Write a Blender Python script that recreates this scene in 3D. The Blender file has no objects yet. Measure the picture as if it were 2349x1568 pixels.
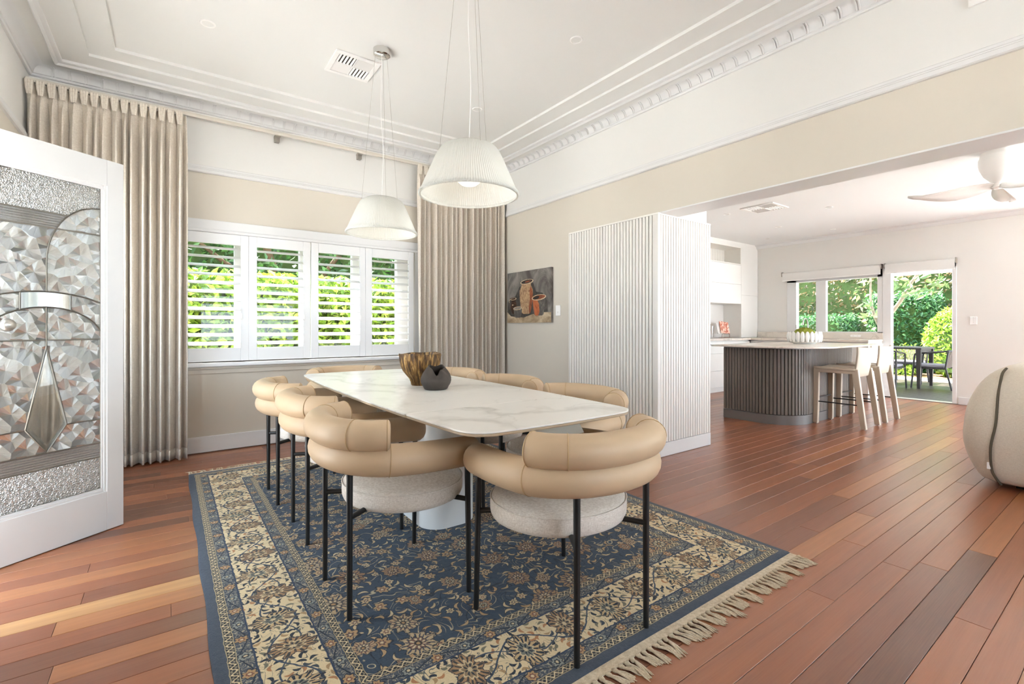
import bpy, math, random
import numpy as np
from mathutils import Vector, Matrix
random.seed(7); rng = np.random.default_rng(7)
scene = bpy.context.scene
COL = scene.collection

# ------------------------------------------------------------------ camera
cam_d = bpy.data.cameras.new('camera'); cam = bpy.data.objects.new('camera', cam_d); COL.objects.link(cam)
YAW = math.radians(35.86)
cam.location = (0, 0, 1.12); cam.rotation_euler = (math.radians(90), 0, -YAW)
cam_d.sensor_fit = 'HORIZONTAL'; cam_d.sensor_width = 36.0
cam_d.lens = 1088.0 / 2349.0 * 36.0; cam_d.shift_y = -34.0 / 2349.0
cam_d.clip_start = 0.05; cam_d.clip_end = 200
scene.camera = cam

# ------------------------------------------------------------------ sky, sun, exposure
world = bpy.data.worlds.new('world'); scene.world = world; world.use_nodes = True
wn = world.node_tree; bg = wn.nodes['Background']
bg.inputs['Color'].default_value = (0.72, 0.86, 1.0, 1); bg.inputs['Strength'].default_value = 5.6
sun_d = bpy.data.lights.new('sun', 'SUN'); sun = bpy.data.objects.new('sun', sun_d); COL.objects.link(sun)
sun_d.energy = 38.0; sun_d.angle = math.radians(1.5); sun_d.color = (1.0, 0.98, 0.95)
sun.rotation_euler = Vector((-0.06, -0.50, -0.86)).to_track_quat('-Z', 'Y').to_euler()
def portal(name, loc, sx, sy, direction):
    d = bpy.data.lights.new(name, 'AREA'); d.shape = 'RECTANGLE'; d.size = sx; d.size_y = sy
    d.cycles.is_portal = True
    o = bpy.data.objects.new(name, d); COL.objects.link(o); o.location = loc
    o.rotation_euler = Vector(direction).to_track_quat('-Z', 'Z').to_euler()
portal('daylight_portal', (-1.02, 4.15, 1.38), 1.2, 1.35, (1, 0, 0))
portal('daylight_portal', (1.6, -2.72, 1.55), 2.0, 1.5, (0, 1, 0))
portal('daylight_portal', (7.5, -4.32, 1.25), 3.0, 2.4, (0, 1, 0))
portal('daylight_portal', (9.40, 2.95, 1.05), 2.4, 2.1, (-1, 0, 0))
portal('daylight_portal', (1.17, 5.32, 1.38), 2.3, 1.2, (0, -1, 0))
portal('daylight_portal', (9.48, -1.55, 1.2), 4.4, 2.3, (-1, 0, 0))
portal('daylight_portal', (-0.99, 2.80, 1.05), .72, 2.1, (1, 0, 0))
scene.view_settings.view_transform = 'Standard'
scene.view_settings.look = 'None'
scene.view_settings.exposure = 1.13
scene.view_settings.gamma = 1.0
scene.view_settings.use_curve_mapping = False
scene.cycles.max_bounces = 12; scene.cycles.diffuse_bounces = 6; scene.cycles.glossy_bounces = 5
scene.cycles.transmission_bounces = 8; scene.cycles.transparent_max_bounces = 16
scene.cycles.sample_clamp_indirect = 8.0; scene.cycles.caustics_refractive = False; scene.cycles.caustics_reflective = False

# ------------------------------------------------------------------ node helpers
def lin(h):
    h = h.lstrip('#'); v = [int(h[i:i+2], 16) / 255 for i in (0, 2, 4)]
    return tuple(x / 12.92 if x <= .04045 else ((x + .055) / 1.055) ** 2.4 for x in v) + (1.0,)
class G:
    def __init__(s, name):
        s.mat = bpy.data.materials.new(name); s.mat.use_nodes = True
        s.nt = s.mat.node_tree; s.nt.nodes.clear()
        s.out = s.nt.nodes.new('ShaderNodeOutputMaterial')
    def put(s, sock, val):
        if isinstance(val, bpy.types.NodeSocket): s.nt.links.new(val, sock)
        elif val is not None:
            if hasattr(sock.default_value, '__len__') and not hasattr(val, '__len__'):
                val = (val,) * len(sock.default_value)
            sock.default_value = val
    def n(s, t, ins=None, **kw):
        nd = s.nt.nodes.new('ShaderNode' + t)
        for k, v in kw.items(): setattr(nd, k, v)
        for k, v in (ins or {}).items(): s.put(nd.inputs[k], v)
        return nd
    def m(s, op, a, b=None, c=None, clamp=False):
        nd = s.n('Math', operation=op, use_clamp=clamp)
        for i, v in enumerate((a, b, c)):
            if v is not None: s.put(nd.inputs[i], v)
        return nd.outputs[0]
    def v(s, op, a, b=None):
        nd = s.n('VectorMath', operation=op); s.put(nd.inputs[0], a)
        if b is not None:
            s.put(nd.inputs['Scale' if op == 'SCALE' else 1], b)
        return nd.outputs['Value' if op in ('LENGTH', 'DISTANCE', 'DOT_PRODUCT') else 'Vector']
    def mix(s, f, a, b, blend='MIX'):
        nd = s.n('Mix', data_type='RGBA', blend_type=blend, clamp_factor=True)
        s.put(nd.inputs[0], f); s.put(nd.inputs[6], a); s.put(nd.inputs[7], b); return nd.outputs[2]
    def step(s, x, e, w=0.0):
        """1 where x < e, with a soft edge w"""
        if w <= 0: return s.m('LESS_THAN', x, e)
        nd = s.n('MapRange', clamp=True)
        s.put(nd.inputs[0], x); s.put(nd.inputs[1], e - w); s.put(nd.inputs[2], e + w); s.put(nd.inputs[3], 1.0); s.put(nd.inputs[4], 0.0)
        return nd.outputs[0]
    def ramp(s, f, stops, interp='LINEAR'):
        nd = s.n('ValToRGB'); cr = nd.color_ramp; cr.interpolation = interp
        while len(cr.elements) > 1: cr.elements.remove(cr.elements[-1])
        cr.elements[0].position = stops[0][0]; cr.elements[0].color = stops[0][1]
        for p, c in stops[1:]:
            e = cr.elements.new(p); e.color = c
        s.put(nd.inputs[0], f); return nd.outputs[0]
    def noise(s, vec, scale, detail=3.0, rough=.55, dist=0.0, col=False):
        nd = s.n('TexNoise', {'Vector': vec, 'Scale': scale, 'Detail': detail, 'Roughness': rough, 'Distortion': dist})
        return nd.outputs['Color' if col else 'Fac']
    def obj(s): return s.n('TexCoord').outputs['Object']
    def pos(s): return s.n('NewGeometry').outputs['Position']
    def sep(s, vec):
        nd = s.n('SeparateXYZ'); s.put(nd.inputs[0], vec); return nd.outputs
    def comb(s, x, y, z=0.0):
        nd = s.n('CombineXYZ'); s.put(nd.inputs[0], x); s.put(nd.inputs[1], y); s.put(nd.inputs[2], z); return nd.outputs[0]
    def bump(s, h, strength=.3, dist=.01, normal=None):
        nd = s.n('Bump', {'Strength': strength, 'Distance': dist, 'Height': h})
        if normal is not None: s.put(nd.inputs['Normal'], normal)
        return nd.outputs[0]
    def pbr(s, **k):
        names = dict(color='Base Color', rough='Roughness', metal='Metallic', spec='Specular IOR Level', coat='Coat Weight',
                     coatr='Coat Roughness', trans='Transmission Weight', ior='IOR', normal='Normal', emit='Emission Color',
                     emits='Emission Strength', sheen='Sheen Weight', sss='Subsurface Weight', alpha='Alpha')
        nd = s.n('BsdfPrincipled')
        for a, b in k.items(): s.put(nd.inputs[names[a]], b)
        return nd.outputs[0]
    def done(s, sh): s.nt.links.new(sh, s.out.inputs[0]); return s.mat
def simple(name, col, rough=.5, spec=.4, metal=0.0, var=0.0, vscale=6.0, bump=0.0, bscale=200.0, bdist=.002, coat=0.0, stretch=None, sheen=0.0):
    g = G(name); col = lin(col) if isinstance(col, str) else col
    vec = g.obj(); c = col; nrm = None
    if stretch: vec = g.v('MULTIPLY', vec, stretch)
    if var: 
        k = g.noise(vec, vscale, 4)
        c = g.mix(k, tuple(x * (1 - var) for x in col[:3]) + (1,), tuple(min(1, x * (1 + var)) for x in col[:3]) + (1,))
    if bump: nrm = g.bump(g.noise(vec, bscale, 2), bump, bdist)
    return g.done(g.pbr(color=c, rough=rough, spec=spec, metal=metal, normal=nrm, coat=coat, sheen=sheen))

# ------------------------------------------------------------------ mesh helpers
class MB:
    def __init__(s): s.v = []; s.f = []; s.mi = []
    def add(s, vs, fs, mi=0):
        b = len(s.v); s.v += [tuple(v) for v in vs]
        for f in fs: s.f.append(tuple(i + b for i in f)); s.mi.append(mi)
        return s
    def box(s, x0, x1, y0, y1, z0, z1, mi=0):
        return s.add([(x0,y0,z0),(x1,y0,z0),(x1,y1,z0),(x0,y1,z0),(x0,y0,z1),(x1,y0,z1),(x1,y1,z1),(x0,y1,z1)],
                     [(0,3,2,1),(4,5,6,7),(0,1,5,4),(1,2,6,5),(2,3,7,6),(3,0,4,7)], mi)
    def hexa(s, a, b, mi=0):
        """a, b: two matching quads"""
        return s.add(list(a) + list(b), [(0,3,2,1),(4,5,6,7),(0,1,5,4),(1,2,6,5),(2,3,7,6),(3,0,4,7)], mi)
    def prism(s, pts, z0, z1, mi=0, M=None):
        n = len(pts); vs = [Vector((x, y, z0)) for x, y in pts] + [Vector((x, y, z1)) for x, y in pts]
        if M is not None: vs = [M @ v for v in vs]
        fs = [tuple(range(n - 1, -1, -1)), tuple(range(n, 2 * n))] + [(i, (i + 1) % n, n + (i + 1) % n, n + i) for i in range(n)]
        return s.add(vs, fs, mi)
    def tube(s, pts, r, n=10, caps=True, closed=False, mi=0, squash=None):
        P = [Vector(p) for p in pts]; m = len(P)
        R = r if hasattr(r, '__len__') else [r] * m
        T = []
        for i in range(m):
            a = P[i - 1] if (i > 0 or closed) else P[0]; b = P[(i + 1) % m] if (i < m - 1 or closed) else P[-1]
            T.append((b - a).normalized())
        up = Vector((0, 0, 1)) if abs(T[0].z) < .9 else Vector((1, 0, 0))
        X = T[0].cross(up).normalized(); vs = []
        for i in range(m):
            X = (X - T[i] * X.dot(T[i])).normalized(); Y = T[i].cross(X)
            for k in range(n):
                a = 2 * math.pi * k / n
                vs.append(P[i] + (X * math.cos(a) + Y * math.sin(a)) * R[i])
        fs = []
        for i in range(m if closed else m - 1):
            j = (i + 1) % m
            for k in range(n):
                fs.append((i*n+k, i*n+(k+1)%n, j*n+(k+1)%n, j*n+k))
        if caps and not closed: fs += [tuple(range(n - 1, -1, -1)), tuple((m-1)*n + k for k in range(n))]
        return s.add(vs, fs, mi)
    def cyl(s, x, y, z0, z1, r, n=24, r1=None, mi=0):
        return s.tube([(x, y, z0), (x, y, z1)], [r, r if r1 is None else r1], n, mi=mi)
    def lathe(s, prof, n=32, c=(0, 0), fn=None, mi=0, cap0=False, cap1=False):
        vs = []
        for j, (r, z) in enumerate(prof):
            for k in range(n):
                a = 2 * math.pi * k / n; rr, zz = (r, z) if fn is None else fn(r, z, a, j)
                vs.append((c[0] + rr * math.cos(a), c[1] + rr * math.sin(a), zz))
        fs = [(j*n+k, j*n+(k+1)%n, (j+1)*n+(k+1)%n, (j+1)*n+k) for j in range(len(prof)-1) for k in range(n)]
        if cap0: fs.append(tuple(range(n - 1, -1, -1)))
        if cap1: fs.append(tuple((len(prof)-1)*n + k for k in range(n)))
        return s.add(vs, fs, mi)
    def ring(s, rect, prof, mi=0):
        """profile (inset, z) run round the inside of a rectangle, mitred"""
        x0, x1, y0, y1 = rect; vs = []
        for o, z in prof: vs += [(x0+o, y0+o, z), (x1-o, y0+o, z), (x1-o, y1-o, z), (x0+o, y1-o, z)]
        fs = [(j*4+k, (j+1)*4+k, (j+1)*4+(k+1)%4, j*4+(k+1)%4) for j in range(len(prof)-1) for k in range(4)]
        return s.add(vs, fs, mi)
    def grid(s, fn, nu, nv, mi=0, closeu=False):
        vs = [fn(i / (nu if closeu else nu - 1), j / (nv - 1)) for j in range(nv) for i in range(nu)]
        fs = [(j*nu+i, j*nu+(i+1)%nu, (j+1)*nu+(i+1)%nu, (j+1)*nu+i) for j in range(nv-1) for i in range(nu if closeu else nu-1)]
        return s.add(vs, fs, mi)
    def xf(s, M, start=0):
        s.v[start:] = [tuple(M @ Vector(v)) for v in s.v[start:]]; return s
    def mesh(s, name, mats, smooth=None, off=(0, 0, 0)):
        me = bpy.data.meshes.new(name)
        me.from_pydata([(v[0]-off[0], v[1]-off[1], v[2]-off[2]) for v in s.v], [], s.f)
        for mt in (mats if isinstance(mats, (list, tuple)) else [mats]): me.materials.append(mt)
        if any(s.mi): me.polygons.foreach_set('material_index', s.mi)
        if smooth is not None:
            me.polygons.foreach_set('use_smooth', [True] * len(s.f)); me.set_sharp_from_angle(angle=math.radians(smooth))
        me.update(); return me
    def obj(s, name, mats, parent=None, smooth=None, bevel=0.0, seg=2, label=None, kind=None, sub=0):
        xs = [v[0] for v in s.v]; ys = [v[1] for v in s.v]; zs = [v[2] for v in s.v]
        o0 = Vector(((min(xs)+max(xs))/2, (min(ys)+max(ys))/2, min(zs)))
        o = bpy.data.objects.new(name, s.mesh(name, mats, smooth, o0)); COL.objects.link(o)
        if parent is not None:
            o.parent = parent; o.location = o0 - ORG[parent.as_pointer()]
        else: o.location = o0
        ORG[o.as_pointer()] = o0
        if bevel:
            b = o.modifiers.new('bevel', 'BEVEL'); b.width = bevel; b.segments = seg; b.limit_method = 'ANGLE'; b.angle_limit = math.radians(40)
        if sub:
            b = o.modifiers.new('subdivision', 'SUBSURF'); b.levels = sub; b.render_levels = sub
        if label: o['label'] = label
        if kind: o['kind'] = kind
        return o
ORG = {}
def place(me, name, parent, loc, rot=(0, 0, 0), scale=(1, 1, 1)):
    """a part that shares mesh data; loc in the coordinates its parent was built in"""
    o = bpy.data.objects.new(name, me); COL.objects.link(o); o.parent = parent
    o.location = Vector(loc) - ORG[parent.as_pointer()]; o.rotation_euler = rot; o.scale = scale
    ORG[o.as_pointer()] = Vector(loc); return o
def tag(o, label, cat, group=None, kind=None):
    o['label'] = label; o['category'] = cat
    if group: o['group'] = group
    if kind: o['kind'] = kind
    return o
def struct(o, label, cat): return tag(o, label, cat, kind='structure')
def thing(name, label, cat, loc=(0, 0, 0), rotz=0.0, group=None, local=False, kind=None):
    o = bpy.data.objects.new(name, None); COL.objects.link(o); o.empty_display_size = .1
    o.location = loc; o.rotation_euler = (0, 0, rotz); tag(o, label, cat, group, kind)
    ORG[o.as_pointer()] = Vector((0, 0, 0)) if local else Vector(loc); return o
def dup(root, loc, rotz, label=None):
    r = root.copy(); COL.objects.link(r); r.location = loc; r.rotation_euler = (0, 0, rotz)
    if label: r['label'] = label
    for ch in list(root.children):
        c = ch.copy(); COL.objects.link(c); c.parent = r
        for g_ in list(ch.children):
            d = g_.copy(); COL.objects.link(d); d.parent = c
    return r
def spline(pts, n=8, closed=False):
    P = [Vector(p) for p in pts]; out = []; m = len(P)
    for i in range(m if closed else m - 1):
        if closed: a, b, c, d = P[i-1], P[i], P[(i+1) % m], P[(i+2) % m]
        else: a, b, c, d = P[max(i-1, 0)], P[i], P[i+1], P[min(i+2, m-1)]
        for k in range(n):
            t = k / n
            out.append(.5 * ((2*b) + (c-a)*t + (2*a-5*b+4*c-d)*t*t + (3*b-a-3*c+d)*t**3))
    if not closed: out.append(P[-1])
    return out
def rrect(x0, x1, y0, y1, r, n=6):
    out = []
    for cx, cy, a0 in ((x1-r, y0+r, -90), (x1-r, y1-r, 0), (x0+r, y1-r, 90), (x0+r, y0+r, 180)):
        for k in range(n + 1):
            a = math.radians(a0 + 90 * k / n); out.append((cx + r*math.cos(a), cy + r*math.sin(a)))
    return out
def quadobj(name, mats, x0, x1, y0, y1, z0, z1, parent=None, bevel=0.0, **k):
    return MB().box(x0, x1, y0, y1, z0, z1).obj(name, mats, parent, bevel=bevel, **k)

# ------------------------------------------------------------------ materials
M = {}
M['white'] = simple('white_paint', '#e3e1dd', .55, .3, var=.015, vscale=2, bump=.02, bscale=300)
M['ceil'] = simple('ceiling_paint', '#e7e6e3', .7, .2, var=.01, vscale=1.5, bump=.02, bscale=250)
M['beige'] = simple('beige_wall_paint', '#cec6b9', .6, .25, var=.015, vscale=2, bump=.03, bscale=300)
M['kceil'] = simple('kitchen_ceiling_paint', '#f1f1f0', .7, .2, bump=.02, bscale=250)
M['kwall'] = simple('kitchen_wall_paint', '#e0ddd8', .6, .25, var=.01, vscale=2, bump=.03, bscale=300)
M['trim'] = simple('gloss_trim_paint', '#e2e1e0', .35, .45)
M['doorpaint'] = simple('door_paint', '#cfcecd', .4, .4)
M['joinery'] = simple('white_joinery', '#e6e3de', .4, .4, var=.01)
M['flute'] = simple('fluted_panel_paint', '#eae6df', .45, .4)
M['shutter'] = simple('shutter_paint', '#e9e8e7', .35, .45)
M['black'] = simple('black_powdercoat', '#1b1a19', .4, .4, bump=.02, bscale=500)
M['darkgap'] = simple('dark_gap', '#2c1a12', .8, .1)
M['leather'] = simple('tan_leather', '#bfa586', .5, .35, var=.07, vscale=7, bump=.12, bscale=350, bdist=.0012)
M['leather2'] = simple('stitched_leather', '#b2966f', .55, .3)
M['plastic'] = simple('white_plastic', '#f3f1ee', .35, .45)
M['silver'] = simple('satin_metal', '#b8b4ac', .35, .5, metal=.9)
M['chrome'] = simple('chrome', '#d8d6d2', .12, .5, metal=1.0)
M['lead'] = simple('lead_came', '#6d6860', .4, .5, metal=.8)
M['islandgrey'] = simple('taupe_island_paint', '#6d645b', .45, .4)
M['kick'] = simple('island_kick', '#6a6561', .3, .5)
M['stool'] = simple('taupe_saddle_leather', '#bfb2a0', .5, .35, var=.04, bump=.06, bscale=300)
M['pedestal'] = simple('pale_grey_lacquer', '#dddedd', .32, .45)
M['clay'] = simple('dark_clay', '#4a433d', .75, .2, var=.25, vscale=18, bump=.25, bscale=120, bdist=.002)
M['outmetal'] = simple('charcoal_aluminium', '#2a2523', .5, .25)
M['outcush'] = simple('grey_outdoor_cushion', '#6c686c', .9, .1)
M['darkfloor'] = simple('subfloor', '#3a2318', .9, .1)
M['track'] = simple('painted_track', '#cfc8bc', .4, .4)
M['bracket'] = simple('nickel_bracket', '#a39c92', .4, .5, metal=.6)
M['blind'] = simple('roller_blind_fabric', '#e4e2de', .8, .15, bump=.05, bscale=400)
M['soil'] = simple('garden_soil', '#6b5238', .95, .1, var=.3)
M['bark'] = simple('pale_bark', '#6e6455', .9, .1, var=.3, vscale=20, bump=.4, bscale=40, bdist=.01)
M['darkbark'] = simple('dark_branch', '#4a3b2c', .9, .1, var=.3, vscale=20)
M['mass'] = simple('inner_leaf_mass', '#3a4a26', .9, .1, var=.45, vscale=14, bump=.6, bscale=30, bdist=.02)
M['paving'] = simple('pale_paving', '#dcdad6', .85, .1, var=.05, vscale=1.2)
M['cooktop'] = simple('black_glass', '#2a2624', .1, .5)

def plank_mat(name, attr):
    g = G(name); p = g.pos(); x, y, z = g.sep(p)
    rnd = g.n('Attribute', attribute_name='rnd').outputs['Fac'] if attr else g.sep(g.n('ObjectInfo').outputs['Color'])[0]
    v = g.comb(g.m('ADD', g.m('MULTIPLY', x, 1.6), g.m('MULTIPLY', rnd, 91.0)), g.m('ADD', g.m('MULTIPLY', y, 26.0), g.m('MULTIPLY', rnd, 37.0)), rnd)
    gr = g.noise(v, 1.0, 3, .5, .3)
    fine = g.noise(g.v('MULTIPLY', v, (3.0, 9.0, 1)), 1.0, 3)
    base = g.ramp(rnd, [(0, lin('#4c2a20')), (.2, lin('#6a3a27')), (.42, lin('#80462e')), (.6, lin('#8e5133')), (.78, lin('#9c5d39')), (.93, lin('#aa6f45')), (1.0, lin('#c0915e'))])
    c = g.mix(g.m('MULTIPLY', g.step(gr, .5, .3), .5), base, lin('#5a2f20'))
    c = g.mix(g.m('MULTIPLY', fine, .25), c, lin('#b88a68'))
    r = g.m('ADD', g.m('MULTIPLY', g.noise(p, 6, 2), .03), .280)
    h = g.noise(p, 3.0, 1)
    return g.done(g.pbr(color=c, rough=r, spec=.6, coat=0.0, normal=g.bump(h, .08, .004)))
M['plank'] = plank_mat('jarrah_floorboard', False); M['plank_far'] = plank_mat('jarrah_floorboard_far', True)

def fabric(name, a, b, weave=900.0, rough=.9, bump=.25, big=0.0):
    g = G(name); p = g.obj(); x, y, z = g.sep(p)
    w1 = g.noise(g.v('MULTIPLY', p, (1.0, 1.0, .12)), weave, 2); w2 = g.noise(g.v('MULTIPLY', p, (.12, .12, 1.0)), weave, 2)
    t = g.m('MULTIPLY', g.m('ADD', w1, w2), .5)
    k = g.noise(p, 3.0, 2)
    c = g.ramp(t, [(.36, lin(a)), (.62, lin(b))])
    c = g.mix(g.m('MULTIPLY', k, .18), c, lin(a))
    return g.done(g.pbr(color=c, rough=rough, spec=.15, sheen=.25, normal=g.bump(t, bump, .002)))
M['curtain'] = fabric('oatmeal_linen', '#c2b6a7', '#ddd5c9', 420)
M['seatfab'] = fabric('oatmeal_boucle_seat', '#b9ada0', '#dfd8ce', 700)
M['sofa'] = fabric('natural_linen_sofa', '#c4b7a5', '#dbd0bf', 650)
M['fringe'] = fabric('cream_wool_fringe', '#a8957a', '#d3c3a8', 500, bump=.5)

def marble(name, base, vein, s=1.0, rough=.28):
    g = G(name); p = g.obj()
    q = g.v('ADD', p, g.v('SCALE', g.v('SUBTRACT', g.noise(p, 2.2*s, 4, .6, 0, True), (.5, .5, .5)), .35/s))
    w = g.noise(g.v('MULTIPLY', q, (1.0, .55, 1.0)), 1.15*s, 2, .5)
    d = g.m('ABSOLUTE', g.m('SUBTRACT', w, .5))
    wide = g.step(d, .016, .016); thin = g.step(d, .006, .006)
    w2 = g.m('ABSOLUTE', g.m('SUBTRACT', g.noise(q, 2.6*s, 2), .52)); t2 = g.step(w2, .007, .007)
    mask = g.m('MULTIPLY', g.step(g.noise(p, 1.1*s, 2), .53, .08), 1.0)
    k = g.m('MULTIPLY', g.noise(q, 14*s, 3), g.m('MULTIPLY', wide, .9))
    f = g.m('MULTIPLY', g.m('MAXIMUM', g.m('MAXIMUM', k, g.m('MULTIPLY', thin, .55)), g.m('MULTIPLY', t2, .35)), g.m('ADD', g.m('MULTIPLY', mask, .8), .2))
    c = g.mix(f, lin(base), lin(vein))
    return g.done(g.pbr(color=c, rough=rough, spec=.4))
M['marble'] = marble('white_marble_tabletop', '#efebe4', '#9a9384'); M['benchtop'] = marble('stone_benchtop', '#dcd3c8', '#8c7f72', 1.3, .2)

# clear glass: reflection over plain transparency
def pane_mat(name, tint=(1, 1, 1, 1)):
    g = G(name); fr = g.n('Fresnel', {'IOR': 1.45}).outputs[0]
    a = g.n('BsdfTransparent', {'Color': tint}).outputs[0]; b = g.n('BsdfGlossy', {'Roughness': .02}).outputs[0]
    mx = g.n('MixShader'); g.put(mx.inputs[0], g.m('MULTIPLY', fr, .6)); g.nt.links.new(a, mx.inputs[1]); g.nt.links.new(b, mx.inputs[2])
    return g.done(mx.outputs[0])
M['pane'] = pane_mat('window_glass')
def leaded(name, kind):
    g = G(name); p = g.obj(); x, y, z = g.sep(p); nrm = None
    if kind == 'fan':
        q = g.comb(x, z, 0)
        vo = g.n('TexVoronoi', {'Vector': q, 'Scale': 13.0, 'Randomness': 1.0}, voronoi_dimensions='2D')
        l = g.v('SUBTRACT', q, vo.outputs['Position']); lx, ly, lz = g.sep(l)
        an = g.m('ARCTAN2', ly, lx); rr = g.sep(vo.outputs['Color'])[0]
        h = g.m('MULTIPLY', g.m('FRACT', g.m('ADD', g.m('MULTIPLY', an, 2.1), g.m('MULTIPLY', rr, 7.0))), g.v('LENGTH', l))
        nrm = g.bump(h, 1.0, .35)
    elif kind == 'pebble':
        q = g.comb(x, z, 0)
        vo = g.n('TexVoronoi', {'Vector': g.v('ADD', q, g.v('SCALE', g.noise(q, 60, 2, .5, 0, True), .012)), 'Scale': 150.0}, voronoi_dimensions='2D')
        nrm = g.bump(vo.outputs['Distance'], 1.0, .006)
    elif kind == 'reed':
        nrm = g.bump(g.m('SINE', g.m('MULTIPLY', z, 520.0)), .8, .006)
    def sh(t, **k):
        nd = g.n('Bsdf' + t, k)
        if nrm is not None and 'Normal' in nd.inputs: g.put(nd.inputs['Normal'], nrm)
        return nd.outputs[0]
    def mx(f, a, b):
        nd = g.n('MixShader'); g.put(nd.inputs[0], f); g.nt.links.new(a, nd.inputs[1]); g.nt.links.new(b, nd.inputs[2]); return nd.outputs[0]
    refr = sh('Glass', Roughness=.03, IOR=1.5, Color=(.97, .98, .97, 1)); clear = sh('Transparent', Color=(.95, .96, .95, 1))
    if kind == 'clear': return g.done(mx(.35, refr, clear))
    gloss = sh('Glossy', Roughness=.12, Color=(.95, .95, .93, 1)); tr = sh('Translucent', Color=(.9, .9, .88, 1))
    return g.done(mx(.34, mx(.3, mx(.25, refr, clear), tr), gloss))
for k in ('fan', 'pebble', 'reed', 'clear'): M['g_' + k] = leaded('leaded_glass_' + k, k)

def leafmat(name, stops, trans=.35):
    g = G(name); r = g.n('Attribute', attribute_name='rnd').outputs['Fac']
    c = g.ramp(r, [(i / (len(stops) - 1), tuple(x * .62 for x in lin(h)[:3]) + (1,)) for i, h in enumerate(stops)])
    d = g.pbr(color=c, rough=.45, spec=.4); t = g.n('BsdfTranslucent'); g.put(t.inputs[0], c)
    mx = g.n('MixShader'); mx.inputs[0].default_value = trans; g.nt.links.new(d, mx.inputs[1]); g.nt.links.new(t.outputs[0], mx.inputs[2])
    return g.done(mx.outputs[0])
M['leaf_lime'] = leafmat('lime_hedge_leaf', ['#4f7a1c', '#7ca42c', '#a3c63a', '#c9dc6a'], .4)
M['leaf_dark'] = leafmat('dark_green_leaf', ['#1f3a1c', '#2f5526', '#456f33', '#5f8a45'], .25)
M['leaf_green'] = leafmat('blue_green_leaf', ['#1f4a24', '#2f6230', '#467a3c', '#6f9a5a'], .3)
M['leaf_gold'] = leafmat('golden_lillypilly_leaf', ['#34401c', '#54522a', '#7d6c3c', '#b08a5e'], .3)
M['leaf_red'] = leafmat('red_maple_leaf', ['#9c3a40', '#c4565c', '#dd8580', '#efb4a4'], .35)
M['leaf_pale'] = leafmat('pale_magnolia_leaf', ['#3f5a2a', '#57723a', '#748a50', '#93a06c'], .35)

# ================================================================== SETTING
XL, XR, YW, YB = -0.86, 3.42, 5.05, -2.6       # dining room
XH = 3.67                                       # far face of the header / wall between the rooms
XK, YKB = 9.27, -4.2                            # far wall of the kitchen, back of the living side
PX1, PY0, PY1 = 4.18, 2.59, 3.66                # fluted wall end
HEAD = 2.11; RAIL = 2.495; CORN = 3.025; KZ = 2.70

# ---- floor: boards run along X, 104.5 mm wide, each a part
floor = MB().box(XL - .3, XK, YKB, YW + .1, -.06, -.014).obj('floor', M['darkfloor'])
struct(floor, 'glossy reddish-brown hardwood board floor running through both rooms', 'floor')
S_, C_ = math.sin(YAW), math.cos(YAW)
def proj(x, y, z):
    d = S_*x + C_*y; r = C_*x - S_*y
    return (1174.5 + 1088*r/d, 750 - 1088*(z - 1.12)/d, d) if d > .1 else (1e6, 1e6, d)
PW = .1045; rows = []
fixed = {20: [-.302], 17: [-.29], 16: [1.5], 12: [-.31], 3: [2.88], 1: [2.88], -2: [2.90], -4: [2.465], 4: [3.6], -5: [4.4]}
for k in range(-47, 41):
    y0 = .8 + PW * k; cuts = sorted(fixed.get(k, []))
    xs = [XL - .28]; x = XL - .28 - random.uniform(0, 2.2)
    if cuts:
        xs += cuts; x = cuts[-1]
    while True:
        x += random.uniform(1.5, 3.4)
        if x > XK - .5: break
        if x - xs[-1] > .5: xs.append(x)
    xs.append(XK)
    for a, b in zip(xs[:-1], xs[1:]): rows.append([a, b, y0, k])
pm = MB()
w2 = PW/2 - .0008
pm.add([(-.5,-w2,-.013),(.5,-w2,-.013),(.5,w2,-.013),(-.5,w2,-.013),(-.5,-w2,-.0012),(.5,-w2,-.0012),(.5,w2,-.0012),(-.5,w2,-.0012),
        (-.4995,-w2+.0012,0),(.4995,-w2+.0012,0),(.4995,w2-.0012,0),(-.4995,w2-.0012,0)],
       [(0,1,5,4),(1,2,6,5),(2,3,7,6),(3,0,4,7),(4,5,9,8),(5,6,10,9),(6,7,11,10),(7,4,8,11),(8,9,10,11)])
pme = pm.mesh('floorboard', M['plank'])
def boardscore(a, b, y):
    sc = 0
    for i in range(12):
        x = a + (b - a) * (i + .5) / 12; px, py, d = proj(x, y, 0)
        if 0 < px < 2349 and 700 < py < 1568:
            hid = (.15 < x < 2.45 and 1.15 < y < 4.3) or (3.42 < x < 4.2 and y > 2.6) or y > 4.98 or (x > 3.5 and y > 4.5) or (5.6 < x < 7.3 and 2.5 < y < 3.3)
            if not hid: sc += (b - a) / d / d
    return sc
for r_ in rows: r_.append(boardscore(r_[0], r_[1], r_[2] + PW/2))
rows.sort(key=lambda r_: -r_[4])
rest = MB(); rest_r = []
for i, (a, b, y0, k, sc) in enumerate(rows):
    rv = min(.92, max(0.02, random.gauss(.45, .25)))
    if k == 17: rv = .3 if a > -.5 else .55
    if k == 16 and a < 0: rv = 1.0
    if k == 12 and -.5 < a < 0: rv = .86
    if i < 290 and sc > 0:
        o = place(pme, 'floorboard', floor, ((a+b)/2, y0 + PW/2, 0), scale=(b - a - .0012, 1, 1)); o.color = (rv, rv, rv, 1)
    else:
        n0 = len(rest.f); rest.box(a, b - .0012, y0 + .0008, y0 + PW - .0008, -.013, 0); rest_r += [rv] * (len(rest.f) - n0)
fr = rest.obj('floorboards', M['plank_far'], floor, kind='stuff')
at = fr.data.attributes.new('rnd', 'FLOAT', 'FACE'); at.data.foreach_set('value', rest_r)

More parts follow.
